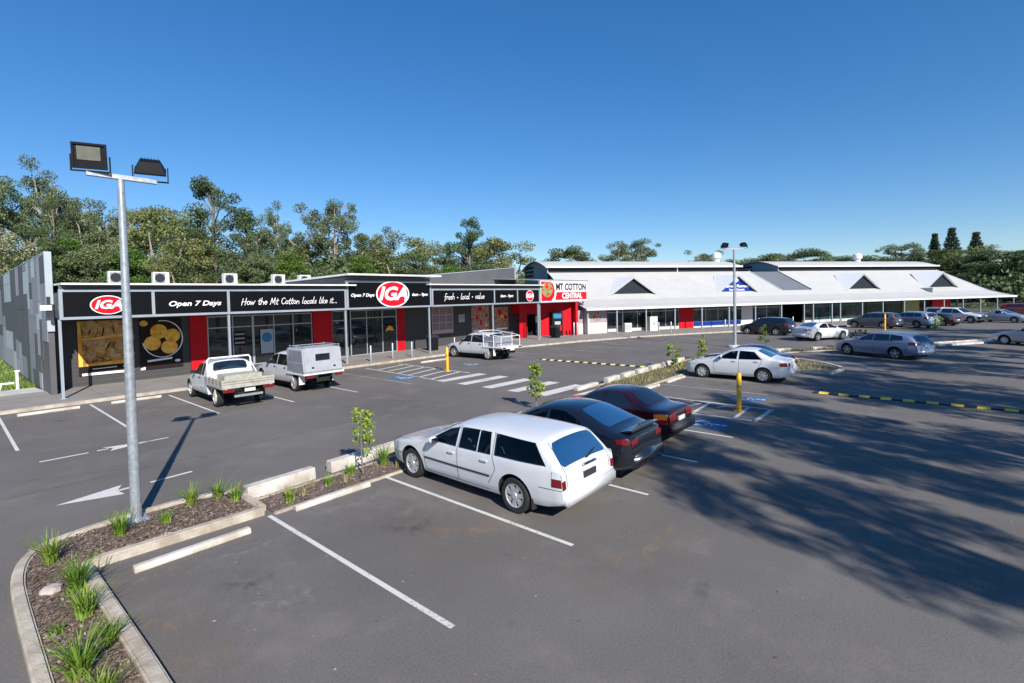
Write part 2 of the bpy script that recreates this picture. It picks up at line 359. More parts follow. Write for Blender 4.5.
# hand-drawn script lettering from strokes (x-height 1, ascender 2)
def arc(cx, cy, rx, ry, a0, a1, n=9): return [(cx+rx*math.cos(R(a0+(a1-a0)*k/n)), cy+ry*math.sin(R(a0+(a1-a0)*k/n))) for k in range(n+1)]
GL = {
 'o': (1., [arc(.5, .5, .42, .5, 60, 420)]), 'a': (1.05, [arc(.5, .5, .42, .5, 40, 340), [(.9, 1), (.88, .2), (1.1, 0)]]),
 'c': (.85, [arc(.5, .5, .42, .5, 50, 320)]), 'e': (.9, [[(.1, .5), (.8, .62)]+arc(.5, .5, .4, .5, 20, 320)]),
 'h': (1., [[(.2, 2.1), (.05, 0)], arc(.48, .45, .4, .5, 170, 10)+[(.9, 0)]]), 'l': (.5, [[(.35, 2.1), (.1, .4), (.2, 0), (.45, .05)]]),
 't': (.7, [[(.4, 1.8), (.22, .2), (.4, 0), (.6, .1)], [(-.05, 1.15), (.75, 1.25)]]), 'w': (1.4, [[(.05, 1), (.2, 0), (.65, .8), (.85, 0), (1.35, 1.1)]]),
 'n': (1., [[(.15, 1), (.05, 0)], arc(.48, .45, .38, .5, 170, 10)+[(.9, 0)]]), 's': (.75, [[(.65, .95), (.25, .95), (.15, .7), (.6, .35), (.5, .05), (.05, .02)]]),
 'k': (.95, [[(.25, 2.1), (.05, 0)], [(.75, 1.05), (.15, .5), (.85, -.1)]]), 'i': (.4, [[(.2, 1), (.12, 0)], [(.26, 1.4), (.3, 1.5)]]),
 'f': (.75, [arc(.5, 1.75, .3, .35, 30, 170)+[(.1, -.5)], [(-.05, 1), (.6, 1.1)]]), 'r': (.7, [[(.12, 1), (.05, 0)], [(.08, .6), (.3, .95), (.65, 1)]]),
 'v': (.85, [[(.05, 1), (.35, 0), (.85, 1.1)]]), 'u': (1., [[(.1, 1), (.1, .3), (.35, 0), (.75, .3), (.85, 1)], [(.85, 1), (.85, 0)]]),
 'H': (1.5, [[(.3, 2), (.05, 0)], [(1.3, 2.1), (1.1, 0)], [(.05, 1), (1.35, 1.1)]]), 'M': (1.8, [[(.05, 0), (.4, 2), (.85, .5), (1.4, 2.1), (1.5, 0)]]),
 'C': (1.3, [arc(.75, 1, .65, 1, 50, 320)]), '.': (.45, [[(.15, 0), (.22, .1)]]), '-': (1., [[(.3, .6), (.6, .6), (.6, .75), (.3, .75), (.3, .6)]]), ' ': (.8, []),
}
def script(body, x0, x1, y, z, h, m, parent, wd=.10, seed=1):
    rnd = random.Random(seed); tot = sum(GL[c][0] for c in body)+.12*len(body); s = (x1-x0)/tot; X = 0; mb = MB()
    for c in body:
        wdt, st = GL[c]; dz = rnd.uniform(-.1, .1)
        for line in st:
            pts = [(x0+(X+p[0]+.18*p[1])*s, z+(p[1]+dz)*h) for p in line]
            for a, b in zip(pts, pts[1:]):
                d = Vector((b[0]-a[0], b[1]-a[1])); L = d.length
                if L < 1e-5: continue
                d /= L; nx, nz = -d.y*wd/2*h*1.6, d.x*wd/2*h*1.6; ex, ez = d.x*.02, d.y*.02
                mb.quad((a[0]-ex+nx, y, a[1]-ez+nz), (b[0]+ex+nx, y, b[1]+ez+nz), (b[0]+ex-nx, y, b[1]+ez-nz), (a[0]-ex-nx, y, a[1]-ez-nz))
                y -= .00003
        X += wdt+.12
    return obj('lettering', mb, m, parent, recalc=False)

# ================================================================ GROUND
TH = R(-31.0); A0 = Vector((45.0, 25.1, 0)); DD = Vector((math.cos(TH), math.sin(TH), 0)); NN = Vector((-math.sin(TH), math.cos(TH), 0))
def B2(s, n, z=0): p = A0+DD*s+NN*n; return (p.x, p.y, z)

mb = MB()
def hillz(x, y):
    r = math.hypot(x, y); az = math.degrees(math.atan2(x, y))
    Am = 15 if az < 20 else (15-9*(az-20)/50 if az < 70 else 6)
    if az > 115: Am *= max(0, 1-(az-115)/15)
    if az < -15: Am *= max(0, 1-(-15-az)/15)
    t = min(1, max(0, (r-88)/150)); return Am*t*t*(3-2*t)
rs = [88+8*k for k in range(0, 24)]+[300, 360, 450, 700, 1200]; azs = [-40+5*k for k in range(36)]
grid = []
for r in rs:
    row = []
    for a in azs:
        x, y = r*math.sin(R(a)), r*math.cos(R(a)); row.append(len(mb.v)); mb.v.append((x, y, hillz(x, y)+.01))
    grid.append(row)
for i in range(len(rs)-1):
    for j in range(len(azs)-1):
        mb.f.append((grid[i][j], grid[i+1][j], grid[i+1][j+1], grid[i][j+1])); mb.m.append(0)
struct('hill', mb, M['bush_ground'], smooth=60)
mb = MB(); mb.quad((-1500, -1500, -.03), (1500, -1500, -.03), (1500, 1500, -.03), (-1500, 1500, -.03)); struct('ground', mb, M['bush_ground'])

KY = 26.5
kerbline = [(-60, KY), (24.5, KY), (30.2, 25.3), (36.2, 23.9), (42.0, 21.95)]+[B2(s, -3.9)[:2] for s in (2, 20, 40, 66)]
mb = MB(); mb.poly([(x, y, 0) for x, y in [(-60, -60), (150, -60)]+[(150, -45)]+list(reversed(kerbline))]); struct('car_park', mb, M['asphalt'])
# footpath and its kerb
def offs(line, d):
    out = []
    for i, p in enumerate(line):
        a = Vector(line[max(i-1, 0)]); b = Vector(line[min(i+1, len(line)-1)]); t = (b-a).normalized(); out.append((p[0]-t.y*d, p[1]+t.x*d))
    return out
inner = offs(kerbline, .16)
mb = MB()
for i in range(len(kerbline)-1):
    a, b, c, d = kerbline[i], kerbline[i+1], inner[i+1], inner[i]
    mb.prism([a, b, c, d], -.02, .13)
struct('footpath_kerb', mb, M['kerb'])
mb = MB()
back = offs(kerbline, 9.5); back[-1] = B2(66, 5)[:2]
mb.poly([(x, y, .127) for x, y in [(-12, inner[0][1])]+inner[1:]+[B2(70, -3.7)[:2], B2(70, 12)[:2], B2(-6, 12)[:2], (36, 36), (3.4, 36), (3.4, 31.3), (-12, 30.2)]])
struct('footpath', mb, M['path'])
mb = MB(); mb.prism([(-12, 30.2), (3.1, 31.3), (2.9, 33.2), (-12, 32.4)], 0, .135); struct('side_path', mb, M['path_light'])
mb = MB(); mb.poly([(-14, 32.4, .02), (2.9, 33.2, .02), (3.2, 75, .25), (-30, 75, 1.0)]); struct('lawn', mb, M['grass'])
mb = MB(); mb.poly([(100, -30, .03), (190, -40, .03), (175, 6, .03), (104, 4.5, .03)]); struct('far_field', mb, M['field'])
# joints in the footpath: thin dark saw cuts every 3 m
mb = MB()
for k in range(8): mb.quad((4.5+3*k, KY+.17, .1285), (4.512+3*k, KY+.17, .1285), (4.512+3*k, 31.3, .1285), (4.5+3*k, 31.3, .1285))
struct('footpath_joints', mb, M['seam'])

# ---- painted markings
Z1 = .004
def strip(mb, a, b, w_, z=Z1, m=0):
    a = Vector(a[:2]); b = Vector(b[:2]); d = (b-a).normalized(); n = Vector((-d.y, d.x))*w_/2
    mb.quad((*(a+n), z), (*(b+n), z), (*(b-n), z), (*(a-n), z), m)
mb = MB()
for x, y0, y1 in [(3.86, 9.42, 4.45), (6.38, 9.5, 4.46), (8.95, 9.5, 4.45), (11.41, 9.5, 4.43), (13.95, 9.5, 4.45)]:
    strip(mb, (x, y0), (x+.02, y1), .08)
for x, y0, y1 in [(1.30, 25.9, 19.35), (3.9, 26.1, 19.6), (6.5, 25.7, 19.75), (9.1, 25.7, 19.5), (11.75, 25.7, 19.2), (-1.3, 25.9, 19.3), (-3.9, 25.9, 19.3), (-6.5, 25.9, 19.3)]:
    strip(mb, (x, y0), (x, y1), .08)
struct('parking_bay_lines', mb, M['paint'])
mb = MB()
for x, y0, y1 in [(14.4, 25.3, 18.9), (23.75, 24.9, 19), (27.2, 24.4, 18.6), (30.4, 23.8, 18.2), (33.4, 22.8, 17.3), (20.6, 9.5, 4.6), (22.95, 9.6, 4.9), (25.5, 9.6, 4.9), (18.2, 9.6, 7.5)]:
    strip(mb, (x, y0), (x, y1), .10)
for s in np.arange(-5.5, 60, 2.7): strip(mb, B2(s, -4.2), B2(s, -9.6), .1)
for s in np.arange(-1.5, 40, 2.7):
    a = B2(s+2, -22.6); b = B2(s+2, -27.6)
    if a[0] > 32: strip(mb, a, b, .1)
struct('worn_bay_lines', mb, M['paint_old'])
# centre dashes and lane arrows
mb = MB()
strip(mb, (1.55, 17.44), (2.52, 17.44), .1); strip(mb, (2.7, 17.46), (2.95, 17.46), .1); strip(mb, (3.9, 17.45), (4.35, 17.45), .09)
mb.poly([(2.93, 17.15, Z1), (3.95, 17.45, Z1), (2.85, 17.72, Z1), (3.05, 17.45, Z1)])
mb.poly([(1.38, 13.30, Z1), (2.42, 12.95, Z1), (2.36, 13.3, Z1), (2.5, 13.66, Z1)])
strip(mb, (2.36, 13.3), (2.72, 13.32), .1); strip(mb, (2.95, 13.33), (3.78, 13.4), .1)
struct('lane_arrows', mb, M['paint'])
# zebra crossing
mb = MB()
for k, y in enumerate([18.4, 16.9, 15.3, 13.8, 12.35]):
    mb.poly([(15.65, y-.28, Z1), (18.5, y-.36, Z1), (18.5, y+.26, Z1), (15.65, y+.32, Z1)])
mb.poly([(15.65, 10.75, Z1), (18.5, 10.65, Z1), (18.5, 11.2, Z1), (15.65, 11.3, Z1)])
struct('zebra_crossing', mb, M['paint'])
mb = MB()   # hatching between the accessible bays by the entry
for k in range(6): strip(mb, (15.9+.1*k, 19.3+1.05*k), (18.3+.1*k, 19.9+1.05*k), .16)
strip(mb, (15.8, 18.9), (16.3, 25.7), .1); strip(mb, (18.35, 19.1), (18.6, 25.7), .1)
struct('entry_hatching', mb, M['paint'])
mb = MB()
for k in range(5): strip(mb, (16.0+.45*k, 8.9-.95*k), (17.7, 8.3-.8*k), .13) if k < 4 else None
strip(mb, (15.95, 9.4), (16.15, 4.5), .12); strip(mb, (18.05, 9.4), (18.05, 4.5), .12); strip(mb, (16.1, 4.5), (18.1, 4.5), .14); strip(mb, (16.2, 5.1), (17.95, 5.2), .12)
strip(mb, (16.2, 6.4), (17.9, 6.5), .12)
struct('island_hatching', mb, M['paint'])
def wheelchair(cx, cy, rz, s=1.):
    b = MB(); T = Matrix.Translation((cx, cy, 0)) @ Matrix.Rotation(rz, 4, 'Z')
    b.poly([tuple(T @ Vector((x*s, y*s, Z1))) for x, y in [(-.62, -.68), (.62, -.68), (.68, -.6), (.68, .6), (.62, .68), (-.62, .68), (-.68, .6), (-.68, -.6)]])
    c = MB()
    def sp(a, b_, w_): 
        a = T @ Vector((*a, 0))*1; b_ = T @ Vector((*b_, 0)); strip(c, a, b_, w_, .008)
    ring = [(-.05+.30*math.cos(R(t)), -.16+.30*math.sin(R(t))) for t in range(150, 391, 24)]
    for a, b_ in zip(ring, ring[1:]): sp((a[0]*s, a[1]*s), (b_[0]*s, b_[1]*s), .09)
    sp((-.08*s, .42*s), (-.05*s, -.02*s), .12); sp((-.05*s, -.02*s), (.27*s, -.04*s), .10); sp((.27*s, -.04*s), (.40*s, -.42*s), .10); sp((-.1*s, .2*s), (.2*s, .18*s), .07)
    hd = [T @ Vector(((-.09+.1*math.cos(R(t)))*s, (.55+.1*math.sin(R(t)))*s, .008)) for t in range(0, 360, 30)]; c.poly(hd)
    return b, c
for i, (x, y) in enumerate([(15.35, 20.8), (20.8, 21.6), (15.0, 5.5), (19.45, 5.6)]):
    b, c = wheelchair(x, y, 0 if i < 2 else R(180), .82); o = struct('accessible_bay_symbol', b, M['paint_blue']); obj('wheelchair_mark', c, M['paint'], o)
mb = MB(); strip(mb, (17.3, KY+.08), (19.4, KY+.08), .14, .134); strip(mb, (17.4, 26.25), (19.4, 26.25), .1); struct('ramp_edge_line', mb, M['paint_yellow'])

# ---- garden islands, kerbs
def kerb_path(name, line, w_=.15, h=.13, m='kerb'):
    mb = MB(); L = offs(line, w_/2); Rr = offs(line, -w_/2)
    for i in range(len(line)-1):
        a, b, c, d = L[i], L[i+1], Rr[i+1], Rr[i]
        bl = .02
        mb.prism([a, b, c, d], -.02, h)
    me = mb.mesh(name, M[m]); bm = bmesh.new(); bm.from_mesh(me); bmesh.ops.remove_doubles(bm, verts=bm.verts, dist=.0005)
    es = [e for e in bm.edges if all(v.co.z > h-.01 for v in e.verts) and len(e.link_faces) == 2 and any(abs(f.normal.z) < .5 for f in e.link_faces)]
    bmesh.ops.bevel(bm, geom=es, offset=.025, segments=2, affect='EDGES'); bm.to_mesh(me); bm.free()
    o = link(name, me); o['kind'] = 'structure'; return o
# island by the lamp post
def smooth_line(p, it=2):
    for _ in range(it):
        q = [p[0]]
        for a, b_ in zip(p, p[1:]): q += [(a[0]*.75+b_[0]*.25, a[1]*.75+b_[1]*.25), (a[0]*.25+b_[0]*.75, a[1]*.25+b_[1]*.75)]
        p = q+[p[-1]]
    return p
kerb_path('island_kerb', smooth_line([(.55, 2.0), (.56, 6.5), (.56, 9.3), (.6, 10.0), (.72, 10.6), (.95, 10.98), (1.3, 11.14), (1.9, 11.25), (2.6, 11.3), (3.3, 11.25), (3.9, 11.0)]), .15, .12)
kerb_path('island_kerb', [(1.34, 2.0), (1.32, 6.5), (1.28, 9.0), (1.28, 9.62), (1.5, 9.69), (3.82, 9.60)], .17, .14)
kerb_path('island_kerb', [(3.86, 9.72), (3.86, 10.95)], .14, .13)
mb = MB(); mb.poly([(x, y, .07) for x, y in [(.6, 2), (1.3, 2), (1.3, 9.6), (3.8, 9.65), (3.8, 11.0), (3.3, 11.2), (1.9, 11.2), (1.1, 11.0), (.72, 10.45), (.585, 9.9), (.575, 9.4)]]); struct('garden_bed', mb, M['mulch'])
# long strip in front of the middle row
kerb_path('strip_kerb', [(3.95, 9.42), (13.9, 9.47)], .12, .035)
kerb_path('strip_kerb', [(3.95, 10.32), (13.9, 10.55)], .12, .05)
mb = MB(); mb.poly([(3.95, 9.45, .03), (13.9, 9.5, .03), (13.9, 10.6, .03), (3.95, 10.35, .03)]); struct('garden_bed', mb, M['mulch'])
kerb_path('strip_kerb', [(18.6, 9.75), (29.5, 9.85)], .13, .06)
kerb_path('strip_kerb', [(18.6, 11.5), (29.6, 11.7), (31.5, 10.7)], .13, .06)
mb = MB(); mb.poly([(18.6, 9.8, .035), (29.5, 9.9, .035), (31.5, 9.6, .035), (31.5, 10.7, .035), (29.6, 11.65, .035), (18.6, 11.45, .035)]); struct('garden_bed', mb, M['mulch2'])
# nose island beside the dark hatch
nose = [(27.3, 4.25), (28.9, 4.05), (29.5, 4.25), (30.6, 5.0), (31.9, 6.5), (31.7, 8.4), (30.6, 9.7)]
kerb_path('nose_kerb', [(27.3, 9.6), (27.2, 4.25)]+nose[1:], .2, .13, 'block')
mb = MB(); mb.poly([(x, y, .08) for x, y in [(27.3, 9.6), (27.3, 4.3)]+nose[1:]]); struct('garden_bed', mb, M['mulch2'])
# rotated strips on the right
sl = [(31.5, 10.6), (36.3, 8.0), (39.8, 5.4), (42.6, 2.9)]
kerb_path('strip_kerb', offs(sl, .5), .13, .06); kerb_path('strip_kerb', offs(sl, -.5), .13, .06)
mb = MB(); mb.poly([(*p, .035) for p in offs(sl, .45)+list(reversed(offs(sl, -.45)))]); struct('garden_bed', mb, M['mulch2'])
sl2 = [(42.9, 2.4), (48.2, -1.2), (53, -4.0), (60, -8)]
kerb_path('strip_kerb', offs(sl2, .6), .2, .12, 'block'); kerb_path('strip_kerb', offs(sl2, -.6), .2, .12, 'block')
mb = MB(); mb.poly([(*p, .06) for p in offs(sl2, .5)+list(reversed(offs(sl2, -.5)))]); struct('garden_bed', mb, M['path_light'])

# wood chips on the near bed: nobody could count them
rnd = random.Random(5); mb = MB()
def inbed():
    if rnd.random() < .55: return rnd.uniform(.65, 1.22), rnd.uniform(2.2, 10.4)
    return rnd.uniform(.8, 3.75), rnd.uniform(9.75, 11.1)
for k in range(9500):
    x, y = inbed(); s = rnd.uniform(.006, .030); a = rnd.uniform(0, 6.28); t = rnd.uniform(-.35, .35); w_ = s*rnd.uniform(.25, .6)
    ca, sa = math.cos(a), math.sin(a); z = .075+rnd.uniform(0, .02)
    mb.quad((x-ca*s+sa*w_, y-sa*s-ca*w_, z-t*s), (x+ca*s+sa*w_, y+sa*s-ca*w_, z+t*s), (x+ca*s-sa*w_, y+sa*s+ca*w_, z+t*s+.004), (x-ca*s-sa*w_, y-sa*s+ca*w_, z-t*s+.004))
o = struct('wood_chips', mb, M['chip'], recalc=False, kind='stuff')
mb = MB()
for k in range(2600):
    x = rnd.uniform(4, 13.8); y = rnd.uniform(9.5, 10.4); s = rnd.uniform(.008, .035); a = rnd.uniform(0, 6.28); w_ = s*.5; z = .036+rnd.uniform(0, .015); ca, sa = math.cos(a), math.sin(a)
    mb.quad((x-ca*s+sa*w_, y-sa*s-ca*w_, z), (x+ca*s+sa*w_, y+sa*s-ca*w_, z+.006), (x+ca*s-sa*w_, y+sa*s+ca*w_, z+.01), (x-ca*s-sa*w_, y-sa*s+ca*w_, z))
struct('wood_chips', mb, M['chip'], recalc=False, kind='stuff')
# grass cover of the side lawn
mb = MB()
for k in range(9000):
    x = rnd.uniform(-6, 3.0); y = 33.3+40*rnd.random()**1.7; h = rnd.uniform(.08, .28); a = rnd.uniform(0, 3.14); w_ = .03
    z = .02+.2*(y-33)/42; dx, dy = math.cos(a)*w_, math.sin(a)*w_; lx, ly = rnd.uniform(-.1, .1), rnd.uniform(-.1, .1)
    mb.poly([(x-dx, y-dy, z), (x+dx, y+dy, z), (x+lx, y+ly, z+h)])
struct('lawn_grass', mb, M['blade'], recalc=False, kind='stuff')
mb = MB()
def wiggle(a, b_, w_, z, seed, amp=.03):
    rr = random.Random(seed); n_ = max(3, int(math.dist(a, b_)/.35)); pts = []
    for k in range(n_+1):
        q = k/n_; pts.append((a[0]+(b_[0]-a[0])*q+rr.gauss(0, amp), a[1]+(b_[1]-a[1])*q+rr.gauss(0, amp)))
    for p, q in zip(pts, pts[1:]): strip(mb, p, q, w_*rr.uniform(.5, 1.3), z)
wiggle((-10, 14.6), (60, 14.9), .014, .0034, 1, .012); wiggle((20, 3.8), (40, .8), .012, .0032, 4, .02)
wiggle((-6, 20), (3, 14.8), .009, .0034, 7, .05)
struct('asphalt_seams', mb, mat('bitumen_seam', (.085, .082, .08), .8, spec=.2))
def dustmat(name, col, sc_, seed):
    m = bpy.data.materials.new(name); m.use_nodes = True; n, l = m.node_tree.nodes, m.node_tree.links; b = n['Principled BSDF']
    b.inputs['Base Color'].default_value = (*col, 1); b.inputs['Roughness'].default_value = .95; b.inputs['Specular IOR Level'].default_value = .1
    tc = n.new('ShaderNodeTexCoord'); g = n.new('ShaderNodeTexGradient'); g.gradient_type = 'SPHERICAL'; l.new(tc.outputs['Object'], g.inputs[0])
    z = n.new('ShaderNodeTexNoise'); z.inputs['Scale'].default_value = sc_; z.inputs['Detail'].default_value = 10; z.inputs['Roughness'].default_value = .72; l.new(tc.outputs['Object'], z.inputs['Vector'])
    r = n.new('ShaderNodeValToRGB'); r.color_ramp.elements[0].position = .47; r.color_ramp.elements[1].position = .72; l.new(z.outputs['Fac'], r.inputs[0])
    mu = n.new('ShaderNodeMath'); mu.operation = 'MULTIPLY'; l.new(g.outputs['Fac'], mu.inputs[0]); l.new(r.outputs['Color'], mu.inputs[1]); m2 = n.new('ShaderNodeMath'); m2.operation = 'MULTIPLY'; m2.use_clamp = True; m2.inputs[1].default_value = [0, 1.1, 1.1, .5][seed]; l.new(mu.outputs[0], m2.inputs[0]); l.new(m2.outputs[0], b.inputs['Alpha']); return m
DM = [dustmat('dry_silt', (.30, .235, .175), 3.0, 1), dustmat('pale_scuff', (.30, .285, .265), 4.0, 2), dustmat('oil_stain', (.035, .034, .034), 2.2, 3)]
for i, (x, y, rx, ry, k) in enumerate([(1.75, 8.75, .8, .7, 0), (1.7, 7.3, .5, 1.3, 0), (1.75, 6.2, .5, .8, 0), (5.1, 8.7, 1.3, .6, 1), (5.8, 6.2, 1.2, 1.6, 0), (3.0, 8.4, 1.0, .6, 1), (2.8, 6.6, .9, 1.1, 1), (5.2, 7.0, .5, .7, 2), (2.7, 7.4, .45, .6, 2), (7.0, 3.6, 1.8, 1.0, 0), (2.6, 23.5, .7, 1.0, 2), (5.3, 23.2, .7, 1.1, 2), (2.6, 24.8, 1.2, .6, 0), (10.2, 3.9, .7, .6, 2), (12.6, 3.4, .9, .5, 1), (8.5, 14.5, 4.0, .8, 1), (19, 2.0, 3.0, 1.0, 1), (15.4, 7.3, .8, 1.0, 2), (22.0, 7.5, .8, 1.1, 2), (9.0, 1.0, 1.6, 1.0, 1)]):
    b = MB(); b.poly([(math.cos(R(a)), math.sin(R(a)), 0) for a in range(0, 360, 20)]); o = struct('ground_stain', b, DM[k], recalc=False); o.location = (x, y, .0012+.0001*i); o.scale = (rx, ry, 1)
# fallen leaves and litter on the asphalt
mb = MB()
for k in range(300):
    x = 2+24*rnd.random(); y = rnd.uniform(-1, 9); s = rnd.uniform(.012, .035); a = rnd.uniform(0, 6.28); ca, sa = math.cos(a)*s, math.sin(a)*s
    mb.quad((x-ca, y-sa, .006), (x+sa*.4, y-ca*.4, .012), (x+ca, y+sa, .006), (x-sa*.4, y+ca*.4, .015))
struct('leaf_litter', mb, M['chip'], recalc=False, kind='stuff')

# ---- wheel stops and raised kerb blocks
def block_mesh(L, w_, h, top=.7, m='block'):
    mb = MB(); q = w_/2; t = q*top
    mb.extr([(-q, 0), (q, 0), (q, h*.45), (t, h), (-t, h), (-q, h*.45)], 'x', -L/2, L/2)
    me = mb.mesh('concrete_block', M[m]); bm = bmesh.new(); bm.from_mesh(me); bmesh.ops.bevel(bm, geom=bm.edges, offset=.012, segments=1, affect='EDGES'); bm.to_mesh(me); bm.free(); return me
ws_me = block_mesh(1.65, .15, .10); blk_me = block_mesh(1.5, .24, .26, .85)
def wheel_stop(x, y, rz, label, L=1.65): 
    o = link('wheel_stop', ws_me); o.location = (x, y, 0); o.rotation_euler = (0, 0, rz); o.scale = (L/1.65, 1, 1); tag(o, label, 'wheel stop', 'concrete wheel stops at the heads of the bays')
def kblock(x, y, rz, label, L=1.5, h=1):
    o = link('kerb_block', blk_me); o.location = (x, y, 0); o.rotation_euler = (0, 0, rz); o.scale = (L/1.5, 1, h); tag(o, label, 'kerb block', 'raised white kerb blocks along the planting strips')
wheel_stop(2.55, 9.0, 0, 'white concrete wheel stop in the empty bay beside the near lamp post island', 1.62)
wheel_stop(5.05, 9.25, 0, 'white concrete wheel stop in the empty bay left of the white station wagon', 1.6)
wheel_stop(2.62, 25.5, 0, 'wheel stop by the shop footpath below the bread poster', 1.75)
wheel_stop(5.3, 25.45, R(-1), 'wheel stop by the shop footpath below the fruit bowl poster', 1.7)
wheel_stop(13.1, 25.3, 0, 'wheel stop right of the canvas canopy utility by the shop entry', 1.8)
wheel_stop(20.6, 24.7, 0, 'wheel stop left of the flatbed dual cab utility, behind the yellow bollard', 2.2)
wheel_stop(21.9, 9.45, 0, 'wheel stop at the planting strip just left of the white sedan', 1.9)
wheel_stop(19.4, 9.45, 0, 'wheel stop at the planting strip in the bay with the far blue wheelchair symbol', 1.5)
kblock(4.62, 10.62, R(3), 'raised white kerb block nearest the lamp post island', 1.45)
kblock(6.9, 10.78, R(3), 'raised white kerb block behind the nearest sapling', 2.3)
kblock(9.9, 10.9, R(2), 'raised white kerb block hidden behind the white station wagon bonnet', 2.2)
kblock(18.0, 11.7, R(0), 'pale kerb block shaded beside the zebra crossing end', 1.6, .6)
for i, x in enumerate([20.0, 21.5, 23.0, 24.5, 26.1, 27.8]):
    kblock(x, 11.62+.03*i, R(2), ['scuffed kerb block at the zebra crossing end of the far strip', 'scuffed kerb block second from the zebra crossing on the far strip', 'kerb block third from the zebra crossing, below the left far sapling',
        'kerb block fourth from the zebra crossing, between the two far saplings', 'kerb block beside the white sedan bonnet', 'kerb block below the right of the two far saplings'][i], 1.15, .95)
for i, (x, y) in enumerate([(32.6, 10.35), (34.3, 9.45), (36.2, 8.35), (38.4, 6.7)]):
    kblock(x, y, R(-32), ['kerb block above the flower patch of the nose island', 'second kerb block on the rotated strip, left of the silver blue wagon', 'third kerb block on the rotated strip, shaded', 'kerb block touching the nose of the silver blue wagon'][i], 1.2, .8)

# ---- rocks
def rock(x, y, z, s, label):
    bm = bmesh.new(); bmesh.ops.create_icosphere(bm, subdivisions=2, radius=1); rr = random.Random(int(x*100))
    for v in bm.verts: v.co *= rr.uniform(.82, 1.1); v.co.z *= .6; v.co.z = min(v.co.z, .45); v.co *= s
    me = bpy.data.meshes.new('rock'); bm.to_mesh(me); bm.free(); me.materials.append(M['rock'])
    o = link('rock', me); o.location = (x, y, z); tag(o, label, 'rock')
rock(.87, 9.12, .1, .13, 'pale pink rock among the grass clumps near the island corner')
rock(3.72, 9.72, .1, .05, 'small pale stone at the right corner of the lamp post island')

# ================================================================ SUPERMARKET (frame: world axes)
S = thing('supermarket', 'charcoal supermarket with black sign fascia, silver posts and red entry panels', 'supermarket', (0, 0, 0))
WY, FY = 31.4, 27.75
mb = MB()   # front wall: charcoal with openings left for glazing
def wallseg(x0, x1, z0=0, z1=4.6, m=0, y=WY): mb.box(x0, x1, y, y+.25, z0, z1, m)
wallseg(3.4, 9.86); wallseg(9.86, 17.4, 3.25, 4.6); wallseg(9.86, 17.4, 0, .28); wallseg(17.4, 22.5, 3.3, 5.2); wallseg(23.3, 35.6); wallseg(35.6, 37.2)
mb.box(3.4, 3.6, WY+.26, 50, 0, 4.6); mb.box(35.5, 35.75, WY+.26, 50, 0, 4.6); mb.box(3.4, 35.75, 50, 50.25, 0, 4.6)
obj('wall', mb, M['wall_dark'], S)
# checkered side wall of flush panels, standing proud of the roof
sw = MB(); rnd = random.Random(11)
sw.box(3.12, 3.32, 29.5, 75, 0, 6.32, 0)
obj('side_wall', sw, M['wall_side'], S)
pn = MB(); 
yy = 29.52; ci = 0
while yy < 75:
    wd = rnd.choice([.7, .9, 1.2, 1.6]) if yy < 36 else rnd.choice([1.6, 2.4, 3.2, 4.8])
    z = .1 if yy > 31.2 else rnd.uniform(1.4, 2.6)
    while z < 6.25:
        hh = rnd.choice([.8, 1.2, 1.9, 2.6]); z2 = min(6.3, z+hh); 
        mi = rnd.choices([0, 1, 2, 3], [3, 2.6, 2.2, 2])[0]
        if 36 < yy < 46 and 1.4 < z < 4: mi = 0
        pn.box(3.09, 3.117, yy, min(75, yy+wd)-.02, z, z2-.02, mi); z = z2
    yy += wd
obj('cladding_panel', pn, [M['wall_side'], M['wall_mid'], M['wall_light'], M['wall_pink']], S)
mb = MB(); mb.box(3.09, 3.33, 29.4, 29.5, 2.9, 6.36); mb.box(3.1, 3.34, 29.5, 75, 6.32, 6.36); obj('wall_cap', mb, M['wall_light'], S)
# awning / fascia
def fascia(x0, x1, z0, z1, ztop, divs):
    f = MB(); t = .11
    f.box(x0, x1, FY-.05, FY+.1, z0, z0+t); f.box(x0, x1, FY-.05, FY+.1, z1-t, z1)
    for d in [x0]+divs+[x1-.12]: f.box(d, d+.12, FY-.048, FY+.098, z0+t, z1-t)
    obj('fascia_frame', f, M['trim'], S)
    p = MB(); p.box(x0+.05, x1-.05, FY-.01, FY+.06, z0+t*.6, z1-t*.6); obj('fascia_panel', p, M['black_panel'], S)
    u = MB(); u.box(x0+.02, x1-.02, FY+.05, FY+.12, z1-.02, ztop-.06); obj('fascia_upstand', u, M['wall_side'], S)
fascia(3.3, 16.38, 3.41, 4.68, 4.92, [6.5, 9.7]); fascia(16.4, 23.0, 3.41, 5.2, 5.5, []); fascia(23.05, 35.4, 3.41, 4.68, 5.0, [29.45, 32.3])
rf = MB()
rf.extr([(FY-.35, 4.86), (FY-.35, 4.94), (50, 5.25), (50, 5.15)], 'x', 3.36, 16.9)
rf.extr([(FY-.35, 4.94), (FY-.35, 5.02), (50, 5.3), (50, 5.2)], 'x', 22.6, 35.7)
obj('roof', rf, M['white_metal'], S)
rf = MB(); rf.extr([(FY-.6, 5.5), (FY-.6, 5.6), (45, 5.35), (45, 5.25)], 'x', 16.2, 23.5); obj('entry_roof', rf, M['white_metal'], S)
up_ = MB(); up_.box(16.45, 16.57, FY+.2, 44, 4.9, 5.4); up_.box(22.9, 23.02, FY+.2, 44, 4.9, 5.38); obj('entry_roof_side', up_, M['wall_side'], S)
so_ = MB(); so_.box(3.4, 36, FY+.12, WY, 3.42, 3.47); obj('soffit', so_, M['ceil'], S)
